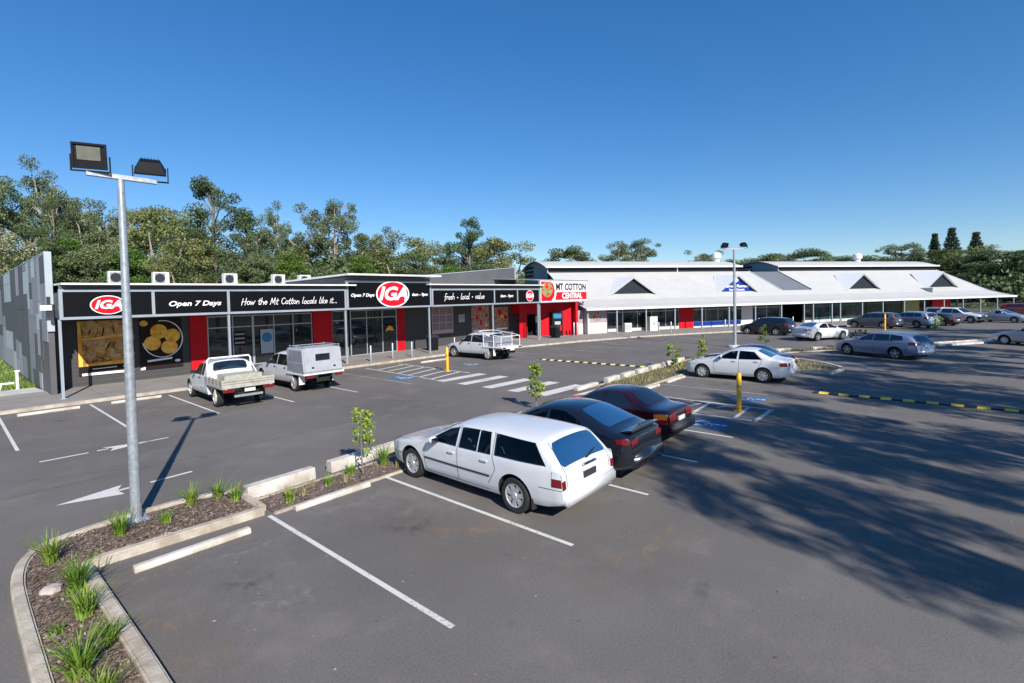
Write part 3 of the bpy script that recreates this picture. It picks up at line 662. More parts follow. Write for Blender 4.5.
# parapet behind the roof at the right
pp = MB(); pp.extr([(23.5, 5.0), (38.2, 5.0), (38.2, 6.9), (23.5, 5.62)], 'y', 33.0, 33.2); pp.box(38.0, 38.2, 33.2, 50, 4.9, 6.88); obj('parapet', pp, M['wall_side'], S)
pp = MB(); pp.box(38.05, 38.28, 32.9, 33.05, 4.9, 6.98); pp.extr([(23.5, 5.62), (38.1, 6.9), (38.1, 6.97), (23.5, 5.69)], 'y', 32.95, 33.25); obj('parapet_cap', pp, M['trim'], S)
# posts
def post(x, y, z1, w_=.05):
    p = MB(); p.box(x-w_, x+w_, y-w_, y+w_, .12, z1); p.box(x-.11, x+.11, y-.11, y+.11, .127, .15); return p
for x in (3.3, 9.76, 16.32, 22.82, 29.35, 35.2): obj('post', post(x, 27.8, 3.42), M['trim'], S)
pc = MB(); pc.box(3.34, 3.46, 27.84, 30, 3.5, 4.55); obj('awning_end', pc, M['wall_side'], S)
# red panels
for x0, x1 in ((9.02, 9.86), (16.05, 17.38), (22.5, 23.3)):
    p = MB(); p.box(x0, x1, WY-.12, WY+.2, .13, 3.42); obj('red_panel', p, M['red'], S)
# glazing
def window(x0, x1, z0, z1, y, muls, rails, parent, fm='alu', gm='glass', t=.06):
    f = MB()
    f.box(x0, x1, y-.05, y+.05, z0, z0+t); f.box(x0, x1, y-.05, y+.05, z1-t, z1)
    for m_ in [x0]+list(muls)+[x1-t]: f.box(m_, m_+t, y-.048, y+.048, z0+t, z1-t)
    for r_ in rails: f.box(x0+t, x1-t, y-.046, y+.046, r_, r_+t)
    fo = obj('window', f, M[fm], parent)
    g = MB(); g.box(x0+t*.5, x1-t*.5, y+.0, y+.02, z0+t*.5, z1-t*.5); obj('pane', g, M[gm], fo); return fo
window(9.9, 12.35, .28, 3.25, WY+.05, [11.2], [2.55], S)
window(12.35, 16.03, .28, 3.25, WY+.05, [13.55, 14.75], [2.55], S)
window(17.4, 18.62, .13, 3.3, WY+.05, [], [2.6], S)
# entry doors set in the tower
dz = MB(); 
window(18.64, 22.48, .14, 3.3, WY-.2, [19.9, 21.2], [2.7], S)
# glowing sale flash and stickers seen through the door: flat posters
# inside darkness
mb = MB(); mb.box(9.9, 17.4, WY+1.5, WY+1.6, .1, 3.4); mb.box(17.4, 22.5, WY+1.5, WY+1.6, .1, 3.4); obj('interior', mb, M['dark'], S)
# red wall return and dark passage
def redwall(parent):
    r = MB(); r.box(35.6, 36.6, WY-1.1, WY-1.0, .13, 3.42, 0); r.box(35.6, 37.2, WY-1.0, WY+.0, 2.5, 3.42, 0); obj('red_wall', r, M['red'], parent)
redwall(S)

def sign_obj(label, x, z, rz=0): return thing('shop_sign', label, 'sign', (x, FY-.07, z), rz)
def ellipse(parent, rx, rz, m, y, name='sign_face', th=.02, white=None):
    e = MB(); seg = 40
    e.extr([(rx*math.cos(2*math.pi*k/seg), rz*math.sin(2*math.pi*k/seg)) for k in range(seg)], 'y', y-th, y); return obj(name, e, M[m], parent)
def iga(label, x, z, rx, rz, size):
    s = sign_obj(label, x, z); ellipse(s, rx, rz, 'white', 0, 'sign_border'); ellipse(s, rx*.93, rz*.91, 'signred', -.021, 'sign_face', .01)
    text('IGA', size, -.02*size, -.038, 0, M['white'], s, shear=.28, bold=size*.035, sx=1.15)
    text('.', size*.6, rx*.72, -.038, -rz*.28, M['white'], s, bold=size*.03); return s
iga('oval red and white sign at the left end of the black shop fascia', 4.9, 4.0, .62, .41, .5)
iga('large oval red and white supermarket sign over the main entry doors', 19.75, 4.33, 1.3, .86, 1.18)
iga('small round red and white supermarket sign at the right end of the black fascia', 33.95, 4.05, .52, .48, .5)
def tsign(label, x, z): return sign_obj(label, x, z)
t = tsign('white Open 7 Days lettering on the black fascia left of the first post', 8.25, 3.98); text('Open 7 Days', .33, 0, -.006, 0, M['white'], t, shear=.25, bold=.008, sx=1.28)
t = tsign('smaller Open 7 Days lettering left of the large oval sign', 17.48, 4.28); text('Open 7 Days', .27, 0, -.006, 0, M['white'], t, shear=.25, bold=.007, sx=1.15)
t = tsign('white 6am - 9pm lettering right of the large oval sign', 21.95, 4.28); text('6am - 9pm', .27, 0, -.006, 0, M['white'], t, shear=.25, bold=.007, sx=1.15)
t = tsign('white 6am - 9pm lettering near the right end of the low fascia', 30.95, 4.08); text('6am - 9pm', .3, 0, -.006, 0, M['white'], t, shear=.25, bold=.007, sx=1.2)
t = tsign('handwritten white slogan across the widest black fascia panel', 0, 0); t.location.x = 0; script('How the Mt Cotton locals like it...', 10.35, 15.75, -.01, 3.86, .165, M['white'], t, .11)
t = tsign('handwritten white fresh local value lettering on the low fascia', 0, 0); script('fresh - local - value', 24.2, 28.3, -.01, 3.9, .21, M['white'], t, .11, 3)

# posters on the wall
def poster(label, x0, x1, z0, z1, y=WY-.03): return thing('poster', label, 'poster', (x0, y, z0)), x1-x0, z1-z0
t, W_, H_ = poster('bread and biscuit food poster on the charcoal wall left of the near lamp post', 4.33, 6.5, .62, 3.25)
p = MB(); p.box(0, W_, -.02, 0, 0, H_, 0); obj('backing', p, M['posterdark'], t)
p = MB(); p.quad((.0, -.024, .45), (W_, -.024, .45), (W_, -.024, H_), (0, -.024, H_)); obj('picture', p, M['bread'], t, recalc=False)
p = MB(); rr = random.Random(3)
for cx, cz, rx, rz_ in [(.75, 1.5, .42, .3), (1.55, 2.2, .4, .4), (.5, 2.3, .3, .35), (1.75, 1.35, .35, .28), (1.25, 1.05, .22, .2), (1.0, 2.3, .3, .3), (1.9, .9, .3, .2), (1.5, .8, .25, .15), (.45, 1.0, .22, .16), (.35, 1.75, .2, .22), (2.0, 1.75, .2, .25), (1.2, 1.75, .3, .2)]:
    p.disc(cx, cz, rx, rz_, -.03-rr.random()*.01)
obj('biscuits', p, M['biscuit'], t, recalc=False)
p = MB()
for k in range(16): cx, cz = rr.uniform(.3, 2.0), rr.uniform(.75, 2.45); a_ = rr.uniform(0, 3.1); l_ = rr.uniform(.12, .4); p.quad((cx-l_*math.cos(a_), -.0415-k*.0001, cz-l_*math.sin(a_)), (cx+.03, -.0415-k*.0001, cz-.03), (cx+l_*math.cos(a_), -.0415-k*.0001, cz+l_*math.sin(a_)), (cx-.03, -.0415-k*.0001, cz+.03))
obj('chocolate', p, M['posterdark'], t, recalc=False)
p = MB(); p.quad((.0, -.045, .45), (.16, -.045, .45), (.12, -.045, H_), (0, -.045, H_)); p.quad((.3, -.045, .46), (W_, -.045, .46), (W_, -.045, .66), (.3, -.045, .56)); p.quad((.05, -.046, 1.7), (W_, -.046, 1.85), (W_, -.046, 1.95), (.05, -.046, 1.78)); obj('highlight', p, M['orange'], t, recalc=False)
p = MB(); p.quad((.1, -.046, .0), (W_, -.046, .0), (W_, -.046, .12), (.1, -.046, .12)); p.quad((.5, -.046, .28), (1.45, -.046, .30), (1.45, -.046, .34), (.5, -.046, .32)); p.disc(1.85, .3, .16, .07, -.046); obj('caption', p, M['white'], t, recalc=False)
t, W_, H_ = poster('orange fruit bowl poster on the charcoal wall right of the near lamp post', 6.75, 8.65, .62, 3.25)
p = MB(); p.box(0, W_, -.02, 0, 0, H_, 0); obj('backing', p, M['posterdark'], t)
p = MB(); ring = [(1.02+.92*math.cos(R(a)), 1.55+.98*math.sin(R(a))) for a in range(-170, 110, 10)]
for a, b in zip(ring, ring[1:]): p.quad((a[0], -.024, a[1]), (b[0], -.024, b[1]), (b[0]*.94+.06, -.024, b[1]*.96+.06), (a[0]*.94+.06, -.024, a[1]*.96+.06))
obj('bowl_rim', p, M['white'], t, recalc=False)
p = MB(); p.disc(.55, 1.35, .37, .37, -.028); p.disc(1.3, 1.1, .38, .36, -.030); obj('oranges', p, M['orange'], t, recalc=False)
p = MB(); p.disc(.85, 1.95, .38, .38, -.032); p.disc(1.45, 1.7, .36, .36, -.034); p.disc(.2, 2.4, .18, .15, -.034); obj('apples', p, M['apple'], t, recalc=False)
p = MB(); p.quad((.3, -.036, .38), (1.4, -.036, .46), (1.4, -.036, .56), (.3, -.036, .48)); p.disc(1.65, .35, .13, .07, -.036); p.quad((0, -.036, .0), (.2, -.036, .0), (.2, -.036, .15), (0, -.036, .1)); obj('caption', p, M['white'], t, recalc=False)
t, W_, H_ = poster('large framed catalogue board with rows of small specials left of the black bin', 25.85, 28.1, 1.15, 3.35, WY-.2)
p = MB(); p.box(0, W_, -.05, 0, 0, H_); obj('backing', p, M['postpink'], t)
p = MB()
for i in range(3):
    for j in range(3): p.quad((.08+.72*i, -.055, .3+.62*j), (.74+.72*i, -.055, .3+.62*j), (.74+.72*i, -.055, .86+.62*j), (.08+.72*i, -.055, .86+.62*j))
obj('picture', p, M['postertable'], t, recalc=False)
for lab, x0, x1, z0, z1 in [('red produce poster on the wall left of the fifth silver post', 30.4, 32.6, .9, 3.3), ('red produce poster on the wall right of the fifth silver post', 33.3, 35.2, .9, 3.1)]:
    t, W_, H_ = poster(lab, x0, x1, z0, z1); p = MB(); p.box(0, W_, -.02, 0, 0, H_); obj('backing', p, M['posterred'], t)
    p = MB(); rr = random.Random(int(x0)); cols = []
    for k in range(9): p.disc(rr.uniform(.3, W_-.3), rr.uniform(.4, H_-.3), rr.uniform(.15, .3), rr.uniform(.15, .3), -.024-.001*k, rr.randrange(3))
    obj('produce', p, [M['signred'], M['cream'], M['apple']], t, recalc=False)
    p = MB(); p.quad((.2, -.036, .12), (W_-.2, -.036, .12), (W_-.2, -.036, .28), (.2, -.036, .28)); obj('caption', p, M['white'], t, recalc=False)
t, W_, H_ = poster('small pale notice on the charcoal wall right of the catalogue board', 28.9, 29.6, 1.95, 2.6); p = MB(); p.box(0, W_, -.02, 0, 0, H_); obj('backing', p, M['wall_light'], t); p = MB(); p.box(.06, W_-.06, -.025, -.021, .25, H_-.08); obj('picture', p, M['wall_pink'], t)
t, W_, H_ = poster('round blue sticker poster on the glass door beside the canopy utility', 12.75, 13.5, .9, 2.35, WY-.02); p = MB(); p.box(0, W_, -.015, 0, 0, H_); obj('backing', p, M['wall_light'], t); p = MB(); p.disc(W_/2, H_*.66, .3, .3, -.018); obj('picture', p, M['postblue'], t, recalc=False)
t, W_, H_ = poster('orange and red sale sticker on the main entry glass', 21.45, 22.2, 1.6, 2.1, WY-.27); p = MB(); p.extr([(0, .05), (.3, .15), (.75, .1), (.6, .4), (.35, .5), (.1, .3)], 'y', -.01, 0); obj('picture', p, M['orange'], t)
t, W_, H_ = poster('white notice sheet on the glazing left of the blue sticker poster', 11.25, 11.9, 1.5, 2.3, WY-.02); p = MB(); p.box(0, W_, -.012, 0, 0, H_); obj('backing', p, M['dark'], t); p = MB(); [p.box(.05, .6, -.016, -.013, .1+.25*k, .2+.25*k) for k in range(3)]; obj('caption', p, M['wall_pink'], t)

# air conditioners on the roof
def ac(x, y, z, label):
    t = thing('air_conditioner', label, 'air conditioner', (x, y, z), 0, 'air conditioning units on the supermarket roof')
    b = MB(); b.box(-.39, .37, -.2, .2, .05, .74); me = obj('casing', b, M['shop_white'], t)
    b = MB(); b.quad((-.33, -.203, .12), (.17, -.203, .12), (.17, -.203, .68), (-.33, -.203, .68)); b.disc(-.08, .40, .24, .24, -.205, 1); obj('fan_grille', b, [M['roof_grey'], M['gable']], t, recalc=False)
    b = MB()
    for k in range(8):
        a = R(45*k); b.quad((-.08+.03*math.cos(a), -.208, .42+.03*math.sin(a)), (-.08+.27*math.cos(a), -.208, .42+.27*math.sin(a)), (-.08+.27*math.cos(a+.12), -.208, .42+.27*math.sin(a+.12)), (-.08+.03*math.cos(a+.5), -.208, .42+.03*math.sin(a+.5)))
    obj('fan_guard', b, M['plastic'], t, recalc=False)
    b = MB(); b.box(-.38, -.3, -.18, .18, 0, .05); b.box(.3, .38, -.18, .18, 0, .05); obj('feet', b, M['plastic'], t)
for x, l in ((6.45, 'air conditioner on the roof just left of the near lamp post'), (8.45, 'air conditioner on the roof just right of the near lamp post'), (12.1, 'air conditioner on the roof above the left end of the slogan'), (15.1, 'air conditioner on the roof above the middle of the slogan'), (16.9, 'air conditioner on the roof nearest the raised entry roof')):
    ac(x, 34, 5.08, l)

# wall lantern box at the left end
t = thing('wall_light', 'pale box light bracketed under the left end of the awning', 'light', (3.15, 28.9, 3.9)); b = MB(); b.box(-.32, .05, -.12, .12, -.08, .14); obj('lamp_box', b, M['white_metal'], t); b = MB(); b.box(-.1, .02, -.05, .05, .14, .5); b.box(-.12, .04, -.06, .06, -.35, -.08); obj('bracket', b, M['plastic'], t)
t = thing('tap_post', 'short white post on the grass beside the checkered wall', 'post', (2.35, 33.2, 0)); b = MB(); b.tube([(0, 0, 0), (0, 0, 1.0)], .06); obj('pipe', b, M['white_metal'], t); b = MB(); b.tube([(-.09, 0, .98), (.09, 0, .98)], .05); obj('cap', b, M['white_metal'], t)
t = thing('edging_rail', 'low white rail along the lawn edge left of the checkered wall', 'rail', (0, 34.2, 0)); b = MB(); b.box(-12, 2.3, -.04, .04, .3, .38); obj('rail', b, M['white_metal'], t); b = MB(); [b.box(-11+3.2*k, -10.93+3.2*k, -.035, .035, 0, .3) for k in range(5)]; obj('stakes', b, M['white_metal'], t)

# ================================================================ MT COTTON CENTRAL SIGN + SECOND BUILDING
G = thing('central_sign', 'white and red Mt Cotton Central sign board on posts over the red entry', 'sign', (35.45, 27.75, 0))
b = MB(); b.box(0, 7.6, -.08, .08, 3.46, 5.4); obj('sign_board', b, M['white_metal'], G)
b = MB(); b.quad((2.2, -.085, 3.62), (7.5, -.085, 3.62), (7.5, -.085, 4.36), (2.45, -.085, 4.36)); obj('red_band', b, M['signred'], G, recalc=False)
b = MB(); b.box(-.04, 7.64, -.1, .1, 3.40, 3.46); b.box(-.04, .0, -.1, .1, 3.46, 5.4); b.box(7.6, 7.64, -.1, .1, 3.46, 5.4); obj('sign_frame', b, M['trim'], G)
b = MB(); b.extr([(.12, 3.55), (1.6, 3.55), (2.05, 4.0), (2.15, 4.5), (1.9, 5.1), (1.4, 5.32), (.12, 5.32)], 'y', -.095, -.083); obj('logo_base', b, M['signred'], G)
b = MB(); b.disc(.98, 4.6, .82, .68, -.1); obj('logo_leaf', b, M['green_s'], G, recalc=False)
b = MB(); rr = random.Random(2)
for k in range(22):
    a = rr.uniform(0, 6.28); q = rr.random()**.5; b.disc(.98+.7*q*math.cos(a), 4.6+.55*q*math.sin(a), rr.uniform(.06, .15), rr.uniform(.06, .15), -.103-.0005*k, rr.randrange(3), seg=10)
obj('logo_fruit', b, [M['leaf_bright'], M['cream'], M['signred']], G, recalc=False)
text('MT COTTON', .86, 4.85, -.1, 4.82, M['gable'], G, bold=.028, sx=.98)
text('CENTRAL', .74, 4.95, -.1, 3.98, M['white'], G, bold=.025, sx=1.05)
for x in (35.6, 42.7):
    p = MB(); p.box(x-.06-35.45, x+.06-35.45, .14, .26, .13, 3.46); obj('post', p, M['trim'], G)
p = MB(); p.extr([(.2, 5.42), (.2, 5.52), (6.5, 5.9), (6.5, 5.8)], 'x', -.4, 8.3); obj('sign_roof', p, M['roof_grey'], G)

C = thing('shopping_arcade', 'long white-roofed arcade with four dark gables and a posted verandah', 'shopping arcade', tuple(A0), TH)
LS, RS = -3.75, 61.2
prof = [(-.12, 2.62), (1.6, 3.02), (3.2, 3.5), (5.2, 4.47), (9.8, 6.74)]
def roofpiece(s0, s1, prof, th=.08, m='roof', name='roof', nn=0):
    b = MB(); n = len(prof)
    pts = prof+[(p[0], p[1]-th) for p in reversed(prof)]
    b.extr(pts, 'x', s0, s1); return obj(name, b, M[m], C)
def clipz(n_):
    for (a, za), (b_, zb) in zip(prof, prof[1:]):
        if a <= n_ <= b_: return za+(zb-za)*(n_-a)/(b_-a)
low = [p for p in prof if p[0] <= 4.4]+[(4.4, clipz(4.4))]; hi = [(4.4, clipz(4.4)), (5.2, 4.47), (9.8, 6.74)]
roofpiece(LS, RS, low); roofpiece(LS, 25.1, hi); roofpiece(30.1, RS, hi)
roofpiece(25.13, 30.07, [(4.42, clipz(4.42)-.06), (5.2, 4.41), (9.8, 6.68)], m='roofdark', name='link_roof')
b = MB(); b.box(LS, RS, -.2, -.1, 2.50, 2.70); obj('gutter', b, M['white_metal'], C)
for s0, s1 in ((LS, 23.9), (30.2, RS+.3)):
    b = MB(); b.box(s0+.1, s1-.3, 10.0, 10.2, 6.6, 7.42); obj('clerestory', b, M['gable'], C)
    arcp = [(9.6+8.6*k/10, 7.4+.95*math.sin(math.pi*k/10)) for k in range(11)]
    b = MB(); b.extr(arcp+[(p[0], p[1]-.09) for p in reversed(arcp)], 'x', s0-.35, s1); obj('upper_roof', b, M['roof'], C, smooth=30)
    b = MB(); b.box(s0-.35, s1, 9.5, 9.6, 7.3, 7.5); obj('upper_gutter', b, M['white_metal'], C)
    b = MB(); b.extr([(10.0, 5.0)]+[(9.9+8*k/10, 7.28+.93*math.sin(math.pi*(k+.3)/10.6)) for k in range(11)]+[(17.9, 5.0)], 'x', s0, s0+.12); obj('end_gable', b, M['wall_grey'], C)
    b = MB()
    for k in range(3): b.box(s0-.1, s0, 14.6, 17.6, 6.5+.5*k, 6.75+.5*k)
    obj('louvres', b, M['gable'], C)
    b = MB(); b.box(s0+.1, s1-.3, 17.9, 18.1, 4, 7.4); obj('rear_wall', b, M['wall_grey'], C)
b = MB(); b.box(14.0, 14.12, 9.95, 10.0, 6.75, 7.4); obj('clerestory_strut', b, M['white_metal'], C)
b = MB(); b.extr([(.3, 0), (.3, 2.55), (3.3, 3.3), (9.8, 6.6), (9.8, 0)], 'x', LS+.3, LS+.4); obj('side_wall', b, M['wall_grey'], C)
b = MB(); b.box(LS+.3, LS+.5, 1.3, 10, .1, 2.4); b.box(49.0, 49.2, 2.6, 12, .1, 4.0); obj('end_wall', b, M['wall_grey'], C)
b = MB(); b.box(49.1, 61, 9.9, 10.0, 3.2, 6.7); obj('open_end_wall', b, M['gable'], C)
# verge caps
for s in (LS, RS-.08):
    b = MB(); b.extr(prof+[(p[0], p[1]+.07) for p in reversed(prof)], 'x', s, s+.1); obj('verge', b, M['white_metal'], C)
for s in (25.1, 30.02):
    b = MB(); b.extr(hi+[(p[0], p[1]+.1) for p in reversed(hi)], 'x', s, s+.08); obj('verge', b, M['white_metal'], C)
# soffit under verandah
b = MB(); b.extr([(0, 2.5), (2.3, 2.62), (2.3, 2.66), (0, 2.54)], 'x', LS+.1, RS-.1); obj('soffit', b, M['ceil'], C)
# dormers
def dormer(s0, s1, za, sign=False):
    n0 = 4.25; zb = 4.08; sm = (s0+s1)/2; ov = .35
    d = MB(); d.extr([(s0, zb), (s1, zb), (sm, za)], 'y', n0+.12, n0+.2); do = obj('dormer_gable', d, M['blue_sign' if sign else 'gable'], C)
    nb = 8.4
    r_ = MB()
    for a in (s0-ov, s1+ov):
        zl = zb-.12
        nl = 4.42+0
        r_.poly([(a, n0-.2, zl), (sm, n0-.2, za+.14), (sm, nb, za+.14), (a, n0+.15, zl)]); r_.poly([(a, n0-.2, zl-.1), (sm, n0-.2, za+.04), (sm, nb, za+.04), (a, n0+.15, zl-.1)])
        r_.poly([(a, n0-.2, zl), (sm, n0-.2, za+.14), (sm, n0-.2, za-.02), (a, n0-.2, zl-.17)])
    obj('dormer_roof', r_, M['white'], do)
    f = MB()
    for a in (s0-ov, s1+ov):
        f.poly([(a, n0-.23, zb-.14), (sm, n0-.23, za+.13), (sm, n0-.23, za-.1), (a, n0-.23, zb-.36)]); f.poly([(a, n0-.2, zb-.14), (sm, n0-.2, za+.13), (sm, n0-.2, za-.1), (a, n0-.2, zb-.36)])
    obj('barge_board', f, M['wall_grey'], do, recalc=False)
    if sign:
        text('Burrows Pharmacy', .46, sm, n0+.1, zb+.62, M['white'], do, bold=.01); text('Family Chemist', .36, sm, n0+.1, zb+.2, M['white'], do, bold=.006)
        e = MB(); e.disc(sm-.12, zb+1.32, .2, .26, n0+.1); e.disc(sm+.12, zb+1.38, .12, .2, n0+.1); obj('emblem', e, M['white'], do, recalc=False)
dormer(1.35, 6.85, 5.85); dormer(15.55, 21.0, 5.98, True); dormer(35.6, 41.3, 6.02); dormer(50.4, 56.4, 6.12)
# posts
for s in (-.35, 3.0, 6.45, 9.8, 13.3, 16.85, 20.5, 23.8, 25.15, 28.0, 29.3, 32.8, 36.2, 39.85, 43.4, 47.0, 50.6, 54.0, 57.4, 60.8):
    p = MB(); p.box(s-.055, s+.055, -.05, .06, .12, 2.56); obj('post', p, M['trim'], C)
for s in (50.8, 54.5, 58): p = MB(); p.box(s-.1, s+.1, 5, 5.2, 0, 4.2); obj('rear_post', p, M['trim'], C)
# shop fronts
def shopwall(s0, s1, z0, z1, m='shop_white', n_=2.4, name='wall'):
    b = MB(); b.box(s0, s1, n_, n_+.2, z0, z1); return obj(name, b, M[m], C)
shopwall(-4.5, -.9, .13, 1.2, n_=1.1); shopwall(-.9, 49, 2.52, 3.0, 'gable', 2.4)
b = MB(); b.box(-4.5, -.9, 1.1, 1.3, 1.2, 2.5); obj('shop_panel', b, M['wall_pink'], C)
b = MB(); b.box(-3.0, -2.9, 1.0, 1.1, 1.2, 2.5); b.box(-4.5, -4.4, 1.0, 1.1, 1.2, 2.5); obj('panel_frame', b, M['shop_white'], C)
b = MB(); b.disc(-2.0, 1.85, .45, .5, 1.08); obj('round_picture', b, M['posterred'], C, recalc=False)
for bb in ((-10.3, -9.5, 1.0, 1.25, .13, 3.45), (-8.1, -4.76, 1.0, 1.25, .13, 3.45), (-9.5, -8.1, 1.0, 1.25, 2.3, 3.45), (-4.75, -4.5, .2, 1.3, .13, 3.45), (-.92, -.7, 1.3, 2.6, .13, 2.5)): b = MB(); b.box(*bb); obj('red_wall', b, M['red'], C)
b = MB(); b.box(-9.55, -8.05, 2.6, 2.7, .13, 2.4); obj('passage', b, M['dark'], C)
fronts = [(-.7, 1.7, 'glass2', .13), (1.7, 8.7, 'glass', .13), (10.5, 17.2, 'glass2', .5), (18.7, 22.8, 'glass2', .13), (26.3, 30.5, 'glass2', .13), (30.5, 36, 'glass2', .13), (36, 43, 'glass', .13), (46, 49, 'glass2', .13)]
for s0, s1, gm, z0 in fronts:
    k = max(1, round((s1-s0)/1.7)); window(s0, s1, z0+.25, 2.55, 2.45, [s0+(s1-s0)*j/k for j in range(1, k)], [2.1], C, 'alu' if s0 < 26 else 'teal', gm, .07)
    shopwall(s0, s1, .12, z0+.25, 'shop_white')
shopwall(8.7, 10.5, .13, 2.55, 'red', 2.3, 'red_panel'); shopwall(43, 46, .13, 2.55, 'green_s', 2.3, 'coloured_panel')
b = MB(); b.box(47.4, 50.9, 1.6, 1.7, 1.3, 2.5); obj('red_banner', b, M['red'], C)
shopwall(17.2, 18.7, .13, 2.55, 'shop_white'); b = MB(); b.box(22.8, 26.3, 5, 5.1, .1, 3.5); obj('passage', b, M['dark'], C)
b = MB(); b.box(10.6, 17, 2.3, 2.38, .35, .75); obj('window_decal', b, M['blue_sign'], C)
b = MB(); b.box(-.7, 49, 6, 6.1, .1, 3.2); obj('interior', b, M['dark'], C)
def vent(s, n_, label):
    p = B2(s, n_, 7.6); t = thing('roof_vent', label, 'roof vent', p, TH); b = MB(); b.lathe([(.42, 0), (.42, 1.1)], 16); obj('duct', b, M['white_metal'], t, 40)
    b = MB(); b.lathe([(.6, 1.1), (.66, 1.3), (.6, 1.75), (.3, 1.95)], 16); obj('cowl', b, M['white_metal'], t, 40)
vent(22.6, 13, 'white round exhaust vent above the blue pharmacy gable'); vent(48.8, 13, 'white round exhaust vent near the right end of the arcade roof')

# ================================================================ STREET FURNITURE
# near lamp post
t = thing('lamp_post', 'tall galvanised lamp post with two floodlights on the near garden island', 'lamp post', (2.2, 10.98, .07))
b = MB(); b.lathe([(.085, 0), (.082, 2.0), (.06, 4.5), (.055, 6.05)], 18); obj('pole', b, M['steel'], t, 40)
b = MB(); b.box(-.17, .17, -.17, .17, 0, .025); [b.lathe([(.022, .025), (.022, .05)], 6, c=(sx*.13, sy*.13, 0)) for sx in (-1, 1) for sy in (-1, 1)]; obj('base_plate', b, M['steel'], t)
b = MB(); Tm = Matrix.Translation((0, 0, 6.05)) @ Matrix.Rotation(R(-6), 4, 'Z') @ Matrix.Rotation(R(1.5), 4, 'Y'); b.box(-.46, .52, -.05, .05, 0, .075, mx=Tm); obj('cross_arm', b, M['steel'], t)
def flood(parent, loc, rz, tilt, face):
    h = Matrix.Translation(loc) @ Matrix.Rotation(rz, 4, 'Z') @ Matrix.Rotation(tilt, 4, 'X') @ Matrix.Diagonal((.98, 1.05, 1.12, 1))
    b = MB(); q = [(-.22, -.17), (.22, -.17), (.22, .17), (-.22, .17)]
    # housing: shallow box with sloping back; local -y is the lit face
    i = len(b.v); 
    fr = [(-.23, -.05, -.18), (.23, -.05, -.18), (.23, -.05, .18), (-.23, -.05, .18)]; bk = [(-.15, .12, -.1), (.15, .12, -.1), (.15, .12, .1), (-.15, .12, .1)]
    b.v += [tuple(h @ Vector(p)) for p in fr+bk]; b.f += [(i, i+1, i+2, i+3), (i+7, i+6, i+5, i+4)]+[(i+k, i+4+k, i+4+(k+1) % 4, i+(k+1) % 4) for k in range(4)]; b.m += [0]*6
    for k in range(6): b.box(-.13+.05*k, -.12+.05*k, .10, .145, -.1, .1, mx=h)
    b.box(-.24, .24, -.075, -.05, .16, .19, mx=h); b.box(-.24, .24, -.075, -.05, -.19, -.16, mx=h); b.box(-.24, -.21, -.075, -.05, -.16, .16, mx=h); b.box(.21, .24, -.075, -.05, -.16, .16, mx=h)
    o = obj('floodlight', b, M['bin'], parent)
    g = MB(); g.box(-.17, .15, -.062, -.052, -.06, .14, mx=h); obj('lens', g, M['lamp_lens'], o)
    y = MB(); hz = Matrix.Translation(loc) @ Matrix.Rotation(rz, 4, 'Z')
    y.box(-.27, -.25, -.02, .02, -.24, .02, mx=hz); y.box(.25, .27, -.02, .02, -.24, .02, mx=hz); y.box(-.27, .27, -.02, .02, -.255, -.235, mx=hz); obj('bracket', y, M['bin'], o)
M['lamp_lens'] = mat('lamp_reflector_glass', (.16, .15, .12), .6, spec=.1, col2=(.10, .12, .11), vscale=8)
flood(t, (-.40, .0, 6.37), R(-20), R(6), 0); flood(t, (.44, -.02, 6.33), R(165), R(62), 1)
# far lamp post
t = thing('lamp_post', 'slim galvanised lamp post standing in front of the blue pharmacy gable', 'lamp post', (37.74, 11.81, 0))
b = MB(); b.lathe([(.12, 0), (.09, 4.5), (.075, 7.0)], 14); obj('pole', b, M['steel'], t, 40)
b = MB(); b.box(-.7, .7, -.05, .05, 7.0, 7.09, mx=Matrix.Rotation(R(-45), 4, 'Z')); obj('cross_arm', b, M['steel'], t)
flood(t, (-.5, .5, 7.33), R(-50), R(50), 0); flood(t, (.5, -.5, 7.33), R(130), R(60), 1)
for c in t.children:
    if c.name.startswith('floodlight'): c.scale = (1, 1, 1)
b = MB(); b.lathe([(.55, 0), (.5, .12), (.2, .15)], 14); o = obj('pole_footing', b, M['block'], t)

def yb(x, y, h, label, cap=False):
    t = thing('yellow_bollard', label, 'bollard', (x, y, 0), 0, 'yellow steel bollards'); b = MB(); b.lathe([(.075, 0), (.075, h-.04), (.045, h)], 16); obj('tube', b, M['yellow'], t, 40)
    b = MB(); b.lathe([(.079, h*.62), (.079, h*.68)], 16); obj('band', b, M['paint_old'], t, 40)
    b = MB(); b.box(-.13, .13, -.13, .13, .003, .02); obj('base_plate', b, M['yellow'], t)
    if cap: b = MB(); b.box(-.14, -.05, -.05, .05, h*.72, h*.78); obj('hook', b, M['yellow'], t)
yb(17.26, 5.29, 1.26, 'yellow bollard on the hatched island beside the white sedan'); yb(18.06, 20.58, 1.32, 'yellow bollard at the zebra crossing end near the supermarket entry', True); yb(59.95, 4.93, 1.55, 'yellow bollard among the cars at the far right by the arcade')
for i, (x, y) in enumerate([(17.76, 27.42), (19.55, 27.64), (20.77, 27.2), (24.6, 27.2), (12.9, 27.9)]):
    t = thing('steel_bollard', ['silver bollard left of the yellow ramp edge at the entry', 'silver bollard right of the yellow ramp edge at the entry', 'silver bollard in front of the red panel by the entry', 'silver bollard behind the yellow bollard near the black bin', 'silver bollard behind the canvas canopy utility'][i], 'bollard', (x, y, .127), 0, 'silver steel bollards outside the supermarket')
    b = MB(); b.lathe([(.055, 0), (.055, .98), (.04, 1.0)], 14); obj('tube', b, M['steel'], t, 40); b = MB(); b.lathe([(.09, 0), (.09, .015)], 14); obj('base_ring', b, M['steel'], t)
